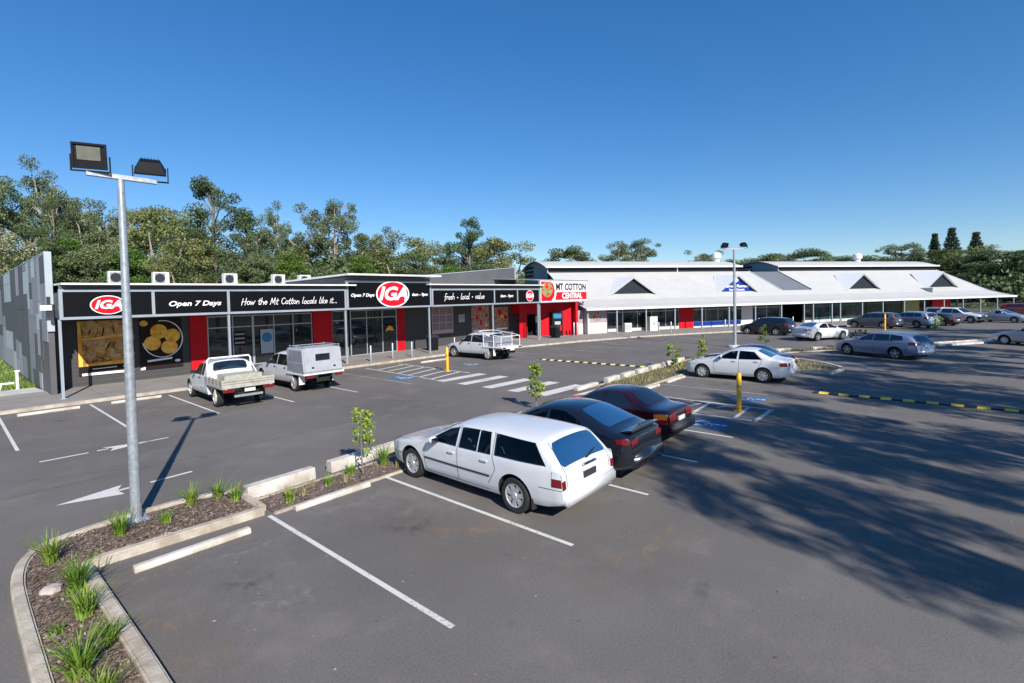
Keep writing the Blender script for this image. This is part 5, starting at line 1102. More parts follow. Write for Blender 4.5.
# ================================================================ VEHICLES
def chaikin(p, it=2, keep=()):
    for _ in range(it):
        q = [p[0]]
        for a, b_ in zip(p, p[1:]): q += [(a[0]*.78+b_[0]*.22, a[1]*.78+b_[1]*.22), (a[0]*.22+b_[0]*.78, a[1]*.22+b_[1]*.78)]
        q.append(p[-1]); p = q
    return p
class Car:
    """body lofted from side profile (x from the nose = 0 to the tail = L)"""
    def __init__(s, spec):
        s.__dict__.update(spec); s.tp = chaikin(s.top, 2); s.tx = [p[0] for p in s.tp]; s.tz = [p[1] for p in s.tp]
        s.Wx = [p[0] for p in s.plan]; s.Wy = [p[1] for p in s.plan]
        s.bx = [p[0] for p in s.belt]; s.bz = [p[1] for p in s.belt]; s.lx = [p[0] for p in s.low]; s.lz = [p[1] for p in s.low]; s.zmax = max(s.tz)
    def T(s, x): return float(np.interp(x, s.tx, s.tz))
    def W(s, x): return float(np.interp(x, s.Wx, s.Wy))
    def B(s, x): return float(np.interp(x, s.bx, s.bz))
    def Lo(s, x): return float(np.interp(x, s.lx, s.lz))
    def w(s, x, z):
        W_ = s.W(x); b = s.B(x)
        if z > b: return W_*(1-s.tum*((z-b)/(s.zmax-b))**1.15)-.012*min(1, (z-b)/.03)
        lo = .25; q = max(0, (b-z)/(b-lo)); return W_*(1-.055*max(0, q-.45)**1.3*2.2)+.012*math.sin(min(1, q)*math.pi)
    def crown(s, x):
        return .035+.045*min(1, max(0, (s.T(x)-s.B(x))/.35))
    def ztop(s, x, u): return s.T(x)-s.crown(x)*abs(u)**2.6
    def xs(s, x0, x1, n):
        pts = [(x0, s.T(x0))]+[p for p in s.tp if x0 < p[0] < x1]+[(x1, s.T(x1))]; d = [0]
        for a, b_ in zip(pts, pts[1:]): d.append(d[-1]+math.hypot(b_[0]-a[0], b_[1]-a[1]))
        return [float(np.interp(d[-1]*k/n, d, [p[0] for p in pts])) for k in range(n+1)]
    def P(s, x, y, z): return (s.L/2-x, y, z)
    def body(s, name, mat_, parent):
        st = s.xs(s.tx[0], s.tx[-1], 84); ns, nt_ = 11, 7; V = []; rings = []
        for x in st:
            lo = s.Lo(x); t = s.T(x); zE = max(lo+.02, t-s.crown(x)); r = min(.05, .35*(zE-lo)); half = []
            half.append((.55*s.w(x, lo), lo)); 
            for k in range(ns+1): z = lo+.01+(zE-r-lo-.01)*k/ns; half.append((s.w(x, z)-(.03 if k == 0 else 0), z))
            wE = s.w(x, zE)-r*.7
            for k in range(nt_): u = 1-k/nt_; half.append((wE*u, min(t, s.ztop(x, u)-(0.0 if k else r*.12))))
            full = [(-y, z) for y, z in half]+[(0, t)]+[(y, z) for y, z in reversed(half)]; ring = []
            for y, z in full: ring.append(len(V)); V.append(s.P(x, y, z))
            rings.append(ring)
        F = []; n = len(rings[0])
        for a, b_ in zip(rings, rings[1:]):
            for k in range(n): F.append((a[k], a[(k+1) % n], b_[(k+1) % n], b_[k]))
        F.append(tuple(reversed(rings[0]))); F.append(tuple(rings[-1]))
        me = bpy.data.meshes.new(name); me.from_pydata(V, [], F); me.materials.append(mat_); me.materials.append(M['under'])
        bm = bmesh.new(); bm.from_mesh(me); bmesh.ops.recalc_face_normals(bm, faces=bm.faces); bm.to_mesh(me); bm.free()
        o = link(name, me, parent)
        # wheel arches
        cut = MB()
        for ax in s.axles:
            for sy in (-1, 1):
                y0, y1 = (s.W(ax)-.30, s.W(ax)+.3); y0, y1 = (y0, y1) if sy > 0 else (-y1, -y0)
                cut.lathe([(s.wr+.065, y0), (s.wr+.065, y1)], 28, axis='y', c=(s.L/2-ax, 0, s.wr+.01))
        cm = cut.mesh('cut', M['under']); co = link('cut', cm)
        md = o.modifiers.new('b', 'BOOLEAN'); md.object = co; md.operation = 'DIFFERENCE'; md.solver = 'EXACT'
        try: md.material_mode = 'TRANSFER'
        except Exception: pass
        extra_cut = []
        if s.cabin and s.rw:
            x0, x1 = s.ws[0], s.ws[1]; r0, r1 = s.rw[0], s.rw[1]
            pl = [(x0+.12, .55), (x0+.14, s.T(x0)-.10), (x1+.16, s.T(x1+.16)-.07), (r0-.06, s.T(r0-.06)-.07), (r1-.10, s.T(r1)-.09), (r1-.12, .55)]
            cb = MB(); n_ = len(pl)
            for sy in (-1, 1): cb.v += [s.P(x, sy*(min(s.w(x, z), s.w((x0+r1)/2, z))-.065), z) for x, z in pl]
            cb.f += [tuple(range(n_)), tuple(reversed(range(n_, 2*n_)))]+[(k, n_+k, n_+(k+1) % n_, (k+1) % n_) for k in range(n_)]; cb.m += [0]*(n_+2); extra_cut.append(cb)
            for bot, tp_ in s.glass:
                pg = list(bot)+list(reversed(tp_)); cx, cz = sum(p[0] for p in pg)/len(pg), sum(p[1] for p in pg)/len(pg); pg = [(cx+(p[0]-cx)*.955, cz+(p[1]-cz)*.93) for p in pg]
                cb = MB(); cb.extr([(s.L/2-p[0], p[1]) for p in pg], 'y', -1.2, 1.2); extra_cut.append(cb)
            for (a, b_, ha, hb) in (s.ws, s.rw):
                xs_ = s.xs(a+.03, b_-.03, 1); p0, p1 = (xs_[0], s.T(xs_[0])), (xs_[1], s.T(xs_[1])); dx, dz = p1[0]-p0[0], p1[1]-p0[1]; l_ = math.hypot(dx, dz); nx, nz = -dz/l_*.17, dx/l_*.17
                if nz < 0: nx, nz = -nx, -nz
                cb = MB(); q = [(p0[0]-nx, p0[1]-nz), (p0[0]+nx, p0[1]+nz), (p1[0]+nx, p1[1]+nz), (p1[0]-nx, p1[1]-nz)]; hs = [ha-.05, ha-.05, hb-.06, hb-.06]
                hs = [min(h_, s.w(x_, s.T(x_)-.08)-.07) for h_, x_ in zip(hs, (p0[0], p0[0], p1[0], p1[0]))]
                for sy in (-1, 1): cb.v += [s.P(x, sy*h_, z) for (x, z), h_ in zip(q, hs)]
                cb.f += [(0, 1, 2, 3), (7, 6, 5, 4)]+[(k, 4+k, 4+(k+1) % 4, (k+1) % 4) for k in range(4)]; cb.m += [0]*6; extra_cut.append(cb)
        def bake():
            bpy.context.view_layer.update()
            return bpy.data.meshes.new_from_object(o.evaluated_get(bpy.context.evaluated_depsgraph_get()))
        def area(me): return sum(p.area for p in me.polygons)
        nm = bake(); o.modifiers.clear(); o.data = nm; bpy.data.objects.remove(co); a0 = area(nm)
        for cb in extra_cut:
            for tr_ in range(5):
                me_ = cb.mesh('cut', M['cabin']); me_.transform(Matrix.Diagonal((1+.0013*tr_, 1, 1, 1)) @ Matrix.Translation((.0021*tr_, .0007*(tr_+1), .0017*tr_)))
                q = link('cut', me_); m2 = o.modifiers.new('c', 'BOOLEAN'); m2.object = q; m2.operation = 'DIFFERENCE'; m2.solver = 'EXACT'
                try: m2.material_mode = 'TRANSFER'
                except Exception: pass
                nm2 = bake(); o.modifiers.clear(); bpy.data.objects.remove(q); a1 = area(nm2)
                if a1 > a0*.93 and a1 < a0*1.9: o.data = nm2; nm = nm2; a0 = a1; break
            else: print('cut skipped', name)
        smooth_mesh(nm, 38); return o
    def side(s, mb, bot, top_, off=.007, n=14, m=5, mi=0, both=True):
        def rs_(pl, n):
            d = [0]
            for a, b_ in zip(pl, pl[1:]): d.append(d[-1]+math.hypot(b_[0]-a[0], b_[1]-a[1])+1e-9)
            return [(float(np.interp(d[-1]*k/n, d, [p[0] for p in pl])), float(np.interp(d[-1]*k/n, d, [p[1] for p in pl]))) for k in range(n+1)]
        A, B_ = rs_(bot, n), rs_(top_, n)
        for sy in ((-1, 1) if both is True else (both,)):
            base = len(mb.v)
            for i in range(n+1):
                for j in range(m+1):
                    x = A[i][0]+(B_[i][0]-A[i][0])*j/m; z = A[i][1]+(B_[i][1]-A[i][1])*j/m
                    mb.v.append(s.P(x, sy*(s.w(x, z)+off), z))
            for i in range(n):
                for j in range(m):
                    q = base+i*(m+1)+j; f = (q, q+1, q+m+2, q+m+1); mb.f.append(f if sy < 0 else tuple(reversed(f))); mb.m.append(mi)
    def topp(s, mb, x0, x1, ya, yb_, off=.008, n=12, m=14, mi=0, sym=True, rnd_=0):
        """patch on the top/front/rear skin between stations x0..x1; ya, yb_ = half widths in metres at x0 and x1 (sym) or (lo,hi) u ranges"""
        st = s.xs(x0, x1, n); base = len(mb.v)
        for i, x in enumerate(st):
            x_a, x_b = max(s.tx[0], x-.01), min(s.tx[-1], x+.01); tx_, tz_ = x_b-x_a, s.T(x_b)-s.T(x_a); L_ = math.hypot(tx_, tz_); nx, nz = -tz_/L_, tx_/L_
            q = i/n
            wE = s.w(x, s.T(x)-s.crown(x))
            if sym: h = ya+(yb_-ya)*q; h = min(h, wE*.97); lo_, hi_ = -h, h
            else: lo_, hi_ = ya[0]+(yb_[0]-ya[0])*q, ya[1]+(yb_[1]-ya[1])*q; lo_, hi_ = lo_*wE, hi_*wE
            ins = rnd_*(max(0, 1-4*q)**2+max(0, 4*q-3)**2) if rnd_ else 0
            for j in range(m+1):
                y = (lo_+ins)+(hi_-lo_-2*ins)*j/m; z = s.ztop(x, y/max(.01, wE)); mb.v.append(s.P(x+nx*off, y, z+nz*off))
        for i in range(n):
            for j in range(m):
                q = base+i*(m+1)+j; mb.f.append((q, q+m+1, q+m+2, q+1)); mb.m.append(mi)
def wheels(t, car, style='spoke', L=None):
    L = L or car.L; r = car.wr
    for ax in car.axles:
        for sy in (-1, 1):
            y = sy*(car.W(ax)-.125)
            b = MB(); q = sy
            pr_ = [(r*.64, .08*q), (r*.66, .105*q), (r*.9, .112*q), (r*.975, .095*q), (r, .06*q), (r, -.06*q), (r*.96, -.1*q), (r*.64, -.1*q)]
            b.lathe(pr_, 30, axis='y', c=(L/2-ax, y, r), cap=False)
            for p in (): pass
            wo = obj('wheel', b, M['tyre'], t, 35)
            b = MB(); c = (L/2-ax, y, r)
            b.lathe([(r*.665, .1*q), (r*.66, .109*q), (r*.61, .104*q), (r*.585, .07*q)], 30, 0, 'y', c, cap=False)
            b2 = MB()
            rp = [(r*.60*math.cos(2*math.pi*k/24)+c[0], y+.072*q, r+r*.60*math.sin(2*math.pi*k/24)) for k in range(24)]; b.poly(rp, 1)
            nsp = 7 if style == 'cap' else (6 if style == 'steel' else 5)
            for k in range(nsp*(1 if style != 'cap' else 1)):
                a = 2*math.pi*k/nsp+.3; ca, sa = math.cos(a), math.sin(a)
                w0, w1 = (r*.07, r*.165) if style == 'cap' else (r*.10, r*.08)
                if style == 'steel': w0, w1 = r*.12, r*.24
                y_ = y+.10*q
                A_ = [(c[0]+ca*r*.08-sa*w0, y_, r+sa*r*.08+ca*w0), (c[0]+ca*r*.08+sa*w0, y_, r+sa*r*.08-ca*w0), (c[0]+ca*r*.62+sa*w1, y+.095*q, r+sa*r*.62-ca*w1), (c[0]+ca*r*.62-sa*w1, y+.095*q, r+sa*r*.62+ca*w1)]
                b.poly(A_, 0)
                for e0, e1 in ((1, 2), (3, 0)):
                    b.poly([A_[e0], A_[e1], (A_[e1][0], y+.07*q, A_[e1][2]), (A_[e0][0], y+.07*q, A_[e0][2])], 0)
            b.lathe([(r*.2, .10*q), (r*.17, .115*q)], 14, 0, 'y', c)
            obj('rim', b, [M['rim'], M['rim_dark']], wo, 30, recalc=False)

def build(kind, spec, paint, name=None):
    c = Car(spec); t = thing(kind, 'x', 'car'); L = c.L
    c.body('body', M[paint], t)
    gm_ = 'see_glass' if (c.cabin and c.rw) else 'cglass'
    for bot, tp in c.glass:
        for sy in (-1, 1): b = MB(); c.side(b, bot, tp, .006, both=sy); obj('side_window', b, M[gm_], t, 30, recalc=False)
    b = MB(); x0, x1, h0, h1 = c.ws; c.topp(b, x0, x1, h0, h1, .007, rnd_=.03); obj('windscreen', b, M[gm_], t, 30, recalc=False)
    if c.rw: b = MB(); x0, x1, h0, h1 = c.rw; c.topp(b, x0, x1, h0, h1, .007, rnd_=.06); obj('rear_window', b, M[gm_], t, 30, recalc=False)
    # panel gaps
    b = MB()
    for ln in c.seams:
        for p, q in zip(ln, ln[1:]):
            dx, dz = q[0]-p[0], q[1]-p[1]; l_ = math.hypot(dx, dz); nx, nz = -dz/l_*.005, dx/l_*.005
            c.side(b, [(p[0]-nx, p[1]-nz), (q[0]-nx, q[1]-nz)], [(p[0]+nx, p[1]+nz), (q[0]+nx, q[1]+nz)], .003, 6, 1)
    for x0, x1 in c.tseams: c.topp(b, x0, x1, c.W(x0)*.93, c.W(x1)*.93, .003, 1, 12)
    for x0, x1, ua, ub in c.rseams:
        for r_ in ((ua, ub), (-ub, -ua)): c.topp(b, x0, x1, r_, r_, .003, 12, 1, 0, sym=False)
    obj('panel_gap', b, M['seam'], t, recalc=False)
    b = MB()
    for (x0, x1, z0, z1, o_) in c.strips: c.side(b, [(x0, z0), (x1, z0)], [(x0, z1), (x1, z1)], o_, 14, 1)
    if b.v: obj('side_moulding', b, M['plastic'], t, 30, recalc=False)
    for x, z in c.handles:
        for sy in (-1, 1):
            b = MB(); y = sy*(c.w(x, z)+.018); b.box(L/2-x-.08, L/2-x+.08, y-.014, y+.014, z-.014, z+.016); obj('door_handle', b, M[c.hcol or paint], t, 0)
    for sy in (-1, 1):
        x, z = c.mirror; y = sy*(c.w(x, z)+.11); bm = bmesh.new(); bmesh.ops.create_uvsphere(bm, u_segments=12, v_segments=8, radius=1)
        for v in bm.verts: v.co = Vector((L/2-x+v.co.x*.07, y+v.co.y*.11, z+v.co.z*.075+.02))
        me = bpy.data.meshes.new('mirror'); bm.to_mesh(me); bm.free(); me.materials.append(M[c.mcol or paint]); me.shade_smooth(); mo = link('mirror', me, t)
        b = MB(); b.box(L/2-x-.075, L/2-x-.06, y-.085, y+.085, z-.03, z+.07); obj('mirror_glass', b, M['cglass'], mo)
    # lights
    for sy in (-1, 1):
        b = MB()
        for bot, tp, mi in c.tails: c.side(b, bot, tp, .009, 8, 4, mi, both=sy)
        for x0, x1, ua, ub, mi in c.rtails:
            r_ = (ua, ub) if sy > 0 else (-ub, -ua); c.topp(b, x0, x1, r_, r_, .01, 5, 5, mi, sym=False)
        obj('tail_light', b, [M['tail'], M['amber'], M['lens']], t, 30, recalc=False)
        b = MB()
        for bot, tp in c.heads: c.side(b, bot, tp, .008, 6, 4, 0, both=sy)
        for x0, x1, ua, ub in c.fheads:
            r_ = (ua, ub) if sy > 0 else (-ub, -ua); c.topp(b, x0, x1, r_, r_, .008, 5, 5, 0, sym=False)
        obj('headlight', b, M['lens'], t, 30, recalc=False)
    b = MB(); x0, x1, hw = c.grille; c.topp(b, x0, x1, hw, hw*.9, .008, 4, 8); obj('grille', b, M['plastic'], t, 30, recalc=False)
    x, z = c.plate; b = MB(); xx = L/2-x; sl_ = getattr(c, 'pslope', 0); b.extr([(xx-.012, z-.055), (xx+.02, z-.055), (xx+.02+sl_, z+.055), (xx-.012+sl_, z+.055)], 'y', -.19, .19); obj('number_plate', b, M[c.pcol], t)
    if c.rbump:
        z0, z1, o_ = c.rbump; b = MB(); xt = L/2-c.tx[-1]
        Wt = c.W(c.tx[-1]); b.box(xt-o_, xt+.12, -Wt*.98, Wt*.98, z0, z1); me = b.mesh('bumper', M[c.bcol or paint]); bm = bmesh.new(); bm.from_mesh(me); bmesh.ops.bevel(bm, geom=bm.edges, offset=min(.04, (z1-z0)*.4), segments=3, affect='EDGES'); bm.to_mesh(me); bm.free(); me.shade_smooth(); link('rear_bumper', me, t)
    b = MB(); b.box(-L/2+.35, L/2-.35, -.62, .62, .16, .30); obj('chassis', b, M['under'], t)
    wheels(t, c, c.wstyle)
    if c.cabin and c.rw:
        for y in (-.37, .37):
            for kx, wd in ((c.ws[1]+.28, .24), (c.ws[1]+1.15, .30)):
                b = MB(); b.box(L/2-kx-.06, L/2-kx+.06, y-wd, y+wd, .55, 1.06, mx=None); b.box(L/2-kx, L/2-kx+.48, y-wd, y+wd, .5, .62); b.box(L/2-kx-.07, L/2-kx+.03, y-.12, y+.12, 1.08, 1.24); me = b.mesh('seat', M['seat']); bm = bmesh.new(); bm.from_mesh(me); bmesh.ops.bevel(bm, geom=bm.edges, offset=.03, segments=2, affect='EDGES'); bm.to_mesh(me); bm.free(); me.shade_smooth(); link('seat', me, t)
    if c.extra: c.extra(c, t, M[paint])
    return t
base = dict(tum=.22, wr=.315, strips=[], handles=[], hcol=None, mcol=None, tails=[], rtails=[], heads=[], fheads=[], pcol='plate', rbump=None, bcol=None, wstyle='spoke', extra=None, seams=[], tseams=[], rw=None, cabin=None, rseams=[])
def spec(**k): d = dict(base); d.update(k); return d

# station wagon, 5.05 m
def bx_(*a): b = MB(); b.box(*a); return b
def wagon_extra(c, t, pm):
    L = c.L
    b = MB()
    b = MB(); x = 4.9; b.tube([(L/2-4.925, .02, 1.0), (L/2-4.90, -.12, 1.02), (L/2-4.84, -.38, 1.07)], .012, 6); obj('rear_wiper', b, M['plastic'], t)
    b = MB(); b.box(L/2-4.985, L/2-4.93, -.2, .2, .905, .93); obj('tailgate_grip', b, M['chrome'], t)
    [obj('mud_flap', bx_(L/2-4.34, L/2-4.31, y0, y0+.14, .16, .36), M['plastic'], t) for y0 in (.74, -.88)]
    b = MB(); b.box(L/2-.01+0, L/2+.0, -.3, .3, .35, .45); obj('front_plate_recess', b, M['plastic'], t)
wagon = spec(L=5.05, top=[(0, .50), (.015, .60), (.05, .68), (.2, .75), (.6, .83), (1.25, .93), (1.42, .985), (2.05, 1.32), (2.35, 1.405), (2.9, 1.445), (3.7, 1.445), (4.35, 1.415), (4.52, 1.38), (4.88, .97), (4.93, .90), (4.955, .72), (4.965, .56)],
 plan=[(0, .60), (.06, .70), (.2, .80), (.5, .88), (1.0, .915), (2.5, .93), (4.0, .92), (4.5, .89), (4.85, .85), (4.965, .82)],
 belt=[(0, .62), (.5, .78), (1.3, .90), (2.5, .93), (4.2, .955), (5, .93)], low=[(0, .28), (.3, .2), (1, .22), (4, .22), (4.6, .26), (5, .36)], axles=(.97, 3.93), wr=.325,
 glass=[([(1.58, .955), (2.42, .955)], [(2.16, 1.26), (2.42, 1.325)]), ([(2.50, .955), (3.0, .96)], [(2.50, 1.335), (2.98, 1.352)]), ([(3.025, .96), (3.37, .965)], [(3.005, 1.352), (3.28, 1.352)]), ([(3.46, .972), (4.64, .985)], [(3.41, 1.352), (4.34, 1.322)])],
 ws=(1.44, 2.16, .70, .60), cabin=(.95,), rw=(4.54, 4.87, .62, .70), seams=[[(1.5, .93), (1.42, .6), (1.46, .3)], [(2.47, 1.36), (2.47, .93), (2.47, .3)], [(3.38, 1.37), (3.42, .95), (3.5, .72), (3.36, .5), (3.3, .42)], [(1.46, .3), (3.3, .3)], [(4.5, .62), (4.95, .62)], [(.0, .5), (.62, .5)]],
 tseams=[(.24, .247)], rseams=[(4.5, 4.958, .815, .828)], strips=[(1.45, 3.36, .555, .59, .012)], handles=[(2.3, .83), (3.22, .84)], mirror=(1.82, .985),
 tails=[([(4.76, .67), (4.955, .67)], [(4.76, .81), (4.942, .81)], 0), ([(4.76, .81), (4.942, .81)], [(4.77, .93), (4.915, .93)], 2)], rtails=[(4.943, 4.959, .88, 1.0, 0), (4.915, 4.943, .88, .99, 2)], heads=[([(.05, .56), (.5, .58)], [(.16, .67), (.5, .72)])], fheads=[(.02, .14, .62, .98)],
 grille=(.01, .1, .32), plate=(4.972, .735), pcol='plate_dark', rbump=(.34, .60, .09), wstyle='cap', extra=wagon_extra)
P_ = {}
P_['wagon'] = build('station_wagon', wagon, 'c_white')
tag(P_['wagon'], 'white station wagon with dark windows, nearest of all the parked cars', 'car'); P_['wagon'].location = (7.62, 7.35, 0); P_['wagon'].rotation_euler = (0, 0, R(90))

# sedan with swoopy roof 4.55 m
def spoiler(c, t, pm):
    L = c.L; b = MB(); pts = []
    b.extr([(L/2-c.L+.06, 1.075), (L/2-c.L+.34, 1.03), (L/2-c.L+.34, 1.055), (L/2-c.L+.07, 1.115)], 'y', -.62, .62); me = b.mesh('spoiler', pm, 40); link('spoiler', me, t)
    b = MB(); [b.box(L/2-c.L+.2, L/2-c.L+.3, y-.02, y+.02, .95, 1.05) for y in (-.5, .5)]; obj('spoiler_foot', b, pm, t)
sedan = spec(L=4.55, cabin=(1.,), top=[(0, .48), (.015, .58), (.06, .68), (.25, .77), (.7, .88), (1.2, .97), (1.3, 1.0), (1.95, 1.33), (2.3, 1.44), (2.8, 1.455), (3.25, 1.40), (3.95, 1.10), (4.1, 1.06), (4.42, 1.04), (4.48, .98), (4.52, .78), (4.53, .60)],
 plan=[(0, .52), (.08, .66), (.3, .79), (.7, .86), (1.5, .875), (3.2, .88), (4.0, .86), (4.35, .80), (4.53, .68)], belt=[(0, .62), (.7, .82), (1.3, .92), (2.5, .97), (4.0, 1.0), (4.6, .96)],
 low=[(0, .26), (.3, .2), (4, .22), (4.55, .34)], axles=(.92, 3.56), wr=.325, tum=.25,
 glass=[([(1.55, .97), (2.42, .985)], [(2.12, 1.29), (2.44, 1.35)]), ([(2.5, .985), (3.2, 1.0), (3.46, 1.03)], [(2.52, 1.35), (2.9, 1.34), (3.3, 1.2)])],
 ws=(1.33, 2.06, .68, .58), rw=(3.2, 3.93, .54, .62), seams=[[(1.45, .93), (1.36, .6), (1.45, .3)], [(2.46, 1.36), (2.47, .95), (2.45, .3)], [(3.42, 1.05), (3.36, .8), (3.22, .55), (3.15, .4)], [(1.45, .3), (3.15, .3)]],
 tseams=[(.26, .268), (4.45, .458+4)], handles=[(2.28, .87), (3.2, .9)], mirror=(1.75, 1.03), tails=[([(4.24, .84), (4.47, .84)], [(4.2, .94), (4.46, .95)], 0)], rtails=[(4.487, 4.508, .60, 1.0, 0)],
 heads=[([(.12, .62), (.6, .68)], [(.2, .72), (.62, .78)])], fheads=[(.03, .2, .5, .95)], grille=(.01, .07, .3), plate=(4.545, .52), rbump=(.32, .62, .07))
bs = dict(sedan); bs['extra'] = spoiler; bs['seams'] = sedan['seams']+[[(4.2, .62), (4.52, .62)]]
P_['black'] = build('sedan', spec(**bs), 'c_black'); tag(P_['black'], 'glossy black sedan with rear spoiler parked right beside the white station wagon', 'car'); P_['black'].location = (9.85, 7.15, 0); P_['black'].rotation_euler = (0, 0, R(91))
# 90s saloon (maroon)
s90 = spec(L=4.45, top=[(0, .48), (.02, .60), (.06, .68), (.5, .78), (1.15, .88), (1.35, .93), (1.95, 1.28), (2.3, 1.38), (2.9, 1.385), (3.2, 1.33), (3.72, 1.01), (3.85, .98), (4.3, .96), (4.37, .9), (4.41, .72), (4.42, .58)],
 plan=[(0, .62), (.08, .72), (.3, .80), (1, .845), (3.4, .85), (4.1, .82), (4.42, .72)], belt=[(0, .6), (1.3, .86), (4.0, .93), (4.5, .9)], low=[(0, .27), (.3, .2), (4, .22), (4.45, .33)], axles=(.88, 3.48), wr=.3, tum=.24,
 glass=[([(1.55, .92), (2.4, .93)], [(2.08, 1.24), (2.42, 1.295)]), ([(2.48, .93), (3.4, .95)], [(2.5, 1.3), (3.02, 1.27)])], ws=(1.38, 2.05, .64, .56), rw=(3.17, 3.70, .54, .62),
 seams=[[(1.45, .9), (1.36, .6), (1.42, .3)], [(2.44, 1.3), (2.44, .3)], [(3.42, .98), (3.3, .7), (3.1, .4)]], tseams=[(.3, .308), (4.33, .338+4)], handles=[(2.25, .82), (3.15, .84)], mirror=(1.75, .96),
 tails=[([(4.0, .72), (4.35, .72)], [(4.0, .86), (4.33, .87)], 1), ([(4.1, .60), (4.37, .6)], [(4.1, .71), (4.36, .71)], 0)], rtails=[(4.375, 4.412, .45, .98, 0)], heads=[([(.1, .58), (.4, .6)], [(.1, .66), (.4, .7)])], fheads=[(.02, .1, .5, .95)], grille=(.01, .06, .3), plate=(4.43, .68), rbump=(.34, .60, .12), bcol='plastic', strips=[(1.45, 3.2, .5, .54, .01)])
P_['maroon'] = build('sedan', s90, 'c_maroon'); tag(P_['maroon'], 'dark maroon older sedan with black rear bumper, right of the black sedan', 'car'); P_['maroon'].scale = (.96, .97, .95); P_['maroon'].location = (12.85, 7.5, 0); P_['maroon'].rotation_euler = (0, 0, R(90))
# white sedan in the strip bay
lan = dict(sedan); lan.update(L=4.48, top=[(0, .48), (.02, .6), (.07, .68), (.3, .76), (.8, .86), (1.15, .93), (1.25, .96), (1.95, 1.32), (2.3, 1.42), (2.8, 1.435), (3.2, 1.38), (3.75, 1.09), (3.9, 1.04), (4.33, 1.0), (4.4, .94), (4.44, .78), (4.45, .6)], plan=[(0, .55), (.08, .68), (.3, .78), (.7, .84), (1.5, .85), (3.4, .855), (4.1, .83), (4.45, .70)],
 belt=[(0, .62), (1.3, .90), (4.0, .97), (4.5, .93)], ws=(1.3, 2.05, .66, .56), rw=(3.18, 3.73, .54, .61), axles=(.85, 3.45), wr=.305, glass=[([(1.5, .95), (2.38, .96)], [(2.1, 1.28), (2.42, 1.335)]), ([(2.46, .96), (3.42, .99)], [(2.49, 1.335), (3.08, 1.31)])],
 tails=[([(4.1, .74), (4.38, .74)], [(4.1, .88), (4.36, .90)], 0)], rtails=[(4.405, 4.437, .66, .98, 0)], plate=(4.465, .74), tseams=[(.3, .308), (4.36, 4.368)], wstyle='cap')
P_['lancer'] = build('sedan', lan, 'c_white'); tag(P_['lancer'], 'white sedan parked nose to the strip behind the near yellow bollard', 'car'); P_['lancer'].location = (24.05, 7.36, 0); P_['lancer'].rotation_euler = (0, 0, R(91))
t = copy_tree(P_['maroon']); t['label'] = 'dark red and navy car mostly hidden behind the white sedan beside the nose island'; t.location = (26.75, 7.9, 0)
# modern wagon (silver blue)
mw = spec(L=4.78, top=[(0, .5), (.02, .62), (.07, .7), (.3, .80), (.8, .91), (1.2, .98), (1.3, 1.01), (2.0, 1.35), (2.35, 1.45), (2.9, 1.475), (3.6, 1.46), (4.2, 1.40), (4.35, 1.36), (4.64, 1.02), (4.70, .93), (4.74, .75), (4.75, .58)],
 plan=[(0, .52), (.1, .68), (.35, .80), (.8, .88), (2, .895), (3.6, .89), (4.3, .84), (4.75, .72)], belt=[(0, .65), (1.2, .93), (2.5, .98), (4.2, 1.03), (4.8, 1.0)], low=[(0, .26), (.3, .2), (4.2, .23), (4.78, .34)], axles=(.95, 3.66), wr=.33, tum=.25,
 glass=[([(1.55, .98), (2.45, .995)], [(2.15, 1.30), (2.47, 1.365)]), ([(2.52, .995), (3.35, 1.02)], [(2.54, 1.37), (3.33, 1.37)]), ([(3.4, 1.02), (4.05, 1.09)], [(3.38, 1.37), (3.98, 1.31)])], ws=(1.35, 2.1, .68, .58), rw=(4.37, 4.63, .52, .58),
 seams=[[(1.5, .95), (1.38, .6), (1.5, .3)], [(2.49, 1.37), (2.5, .3)], [(3.42, 1.0), (3.42, .75), (3.25, .4)]], tseams=[(.3, .308)], handles=[(2.3, .9), (3.2, .92)], mirror=(1.78, 1.03), tails=[([(4.35, .84), (4.68, .84)], [(4.33, .99), (4.64, 1.0)], 0)], rtails=[(4.665, 4.72, .55, .97, 0)],
 heads=[([(.15, .66), (.65, .72)], [(.22, .76), (.68, .83)])], fheads=[(.04, .25, .5, .95)], grille=(.01, .08, .32), plate=(4.76, .8), rbump=(.33, .6, .06))
P_['mw'] = build('station_wagon', mw, 'c_blue'); tag(P_['mw'], 'silver blue wagon in shade at the right, parked on the angled row', 'car'); P_['mw'].location = (36.2, 3.15, 0); P_['mw'].rotation_euler = (0, 0, R(62))
t = build('convertible', lan | dict(ws=(1.3, 2.05, .66, .56)), 'c_silver'); tag(t, 'silver car cut by the right edge with only its front half in view', 'car'); t.location = (47.2, -4.2, 0); t.rotation_euler = (0, 0, R(60)); P_['silver'] = t
t = build('sedan', sedan, 'c_white'); tag(t, 'bright white sedan seen from its rear corner in the lane before the arcade', 'car'); t.location = (46.6, 8.0, 0); t.rotation_euler = (0, 0, R(-30)); P_['cor'] = t
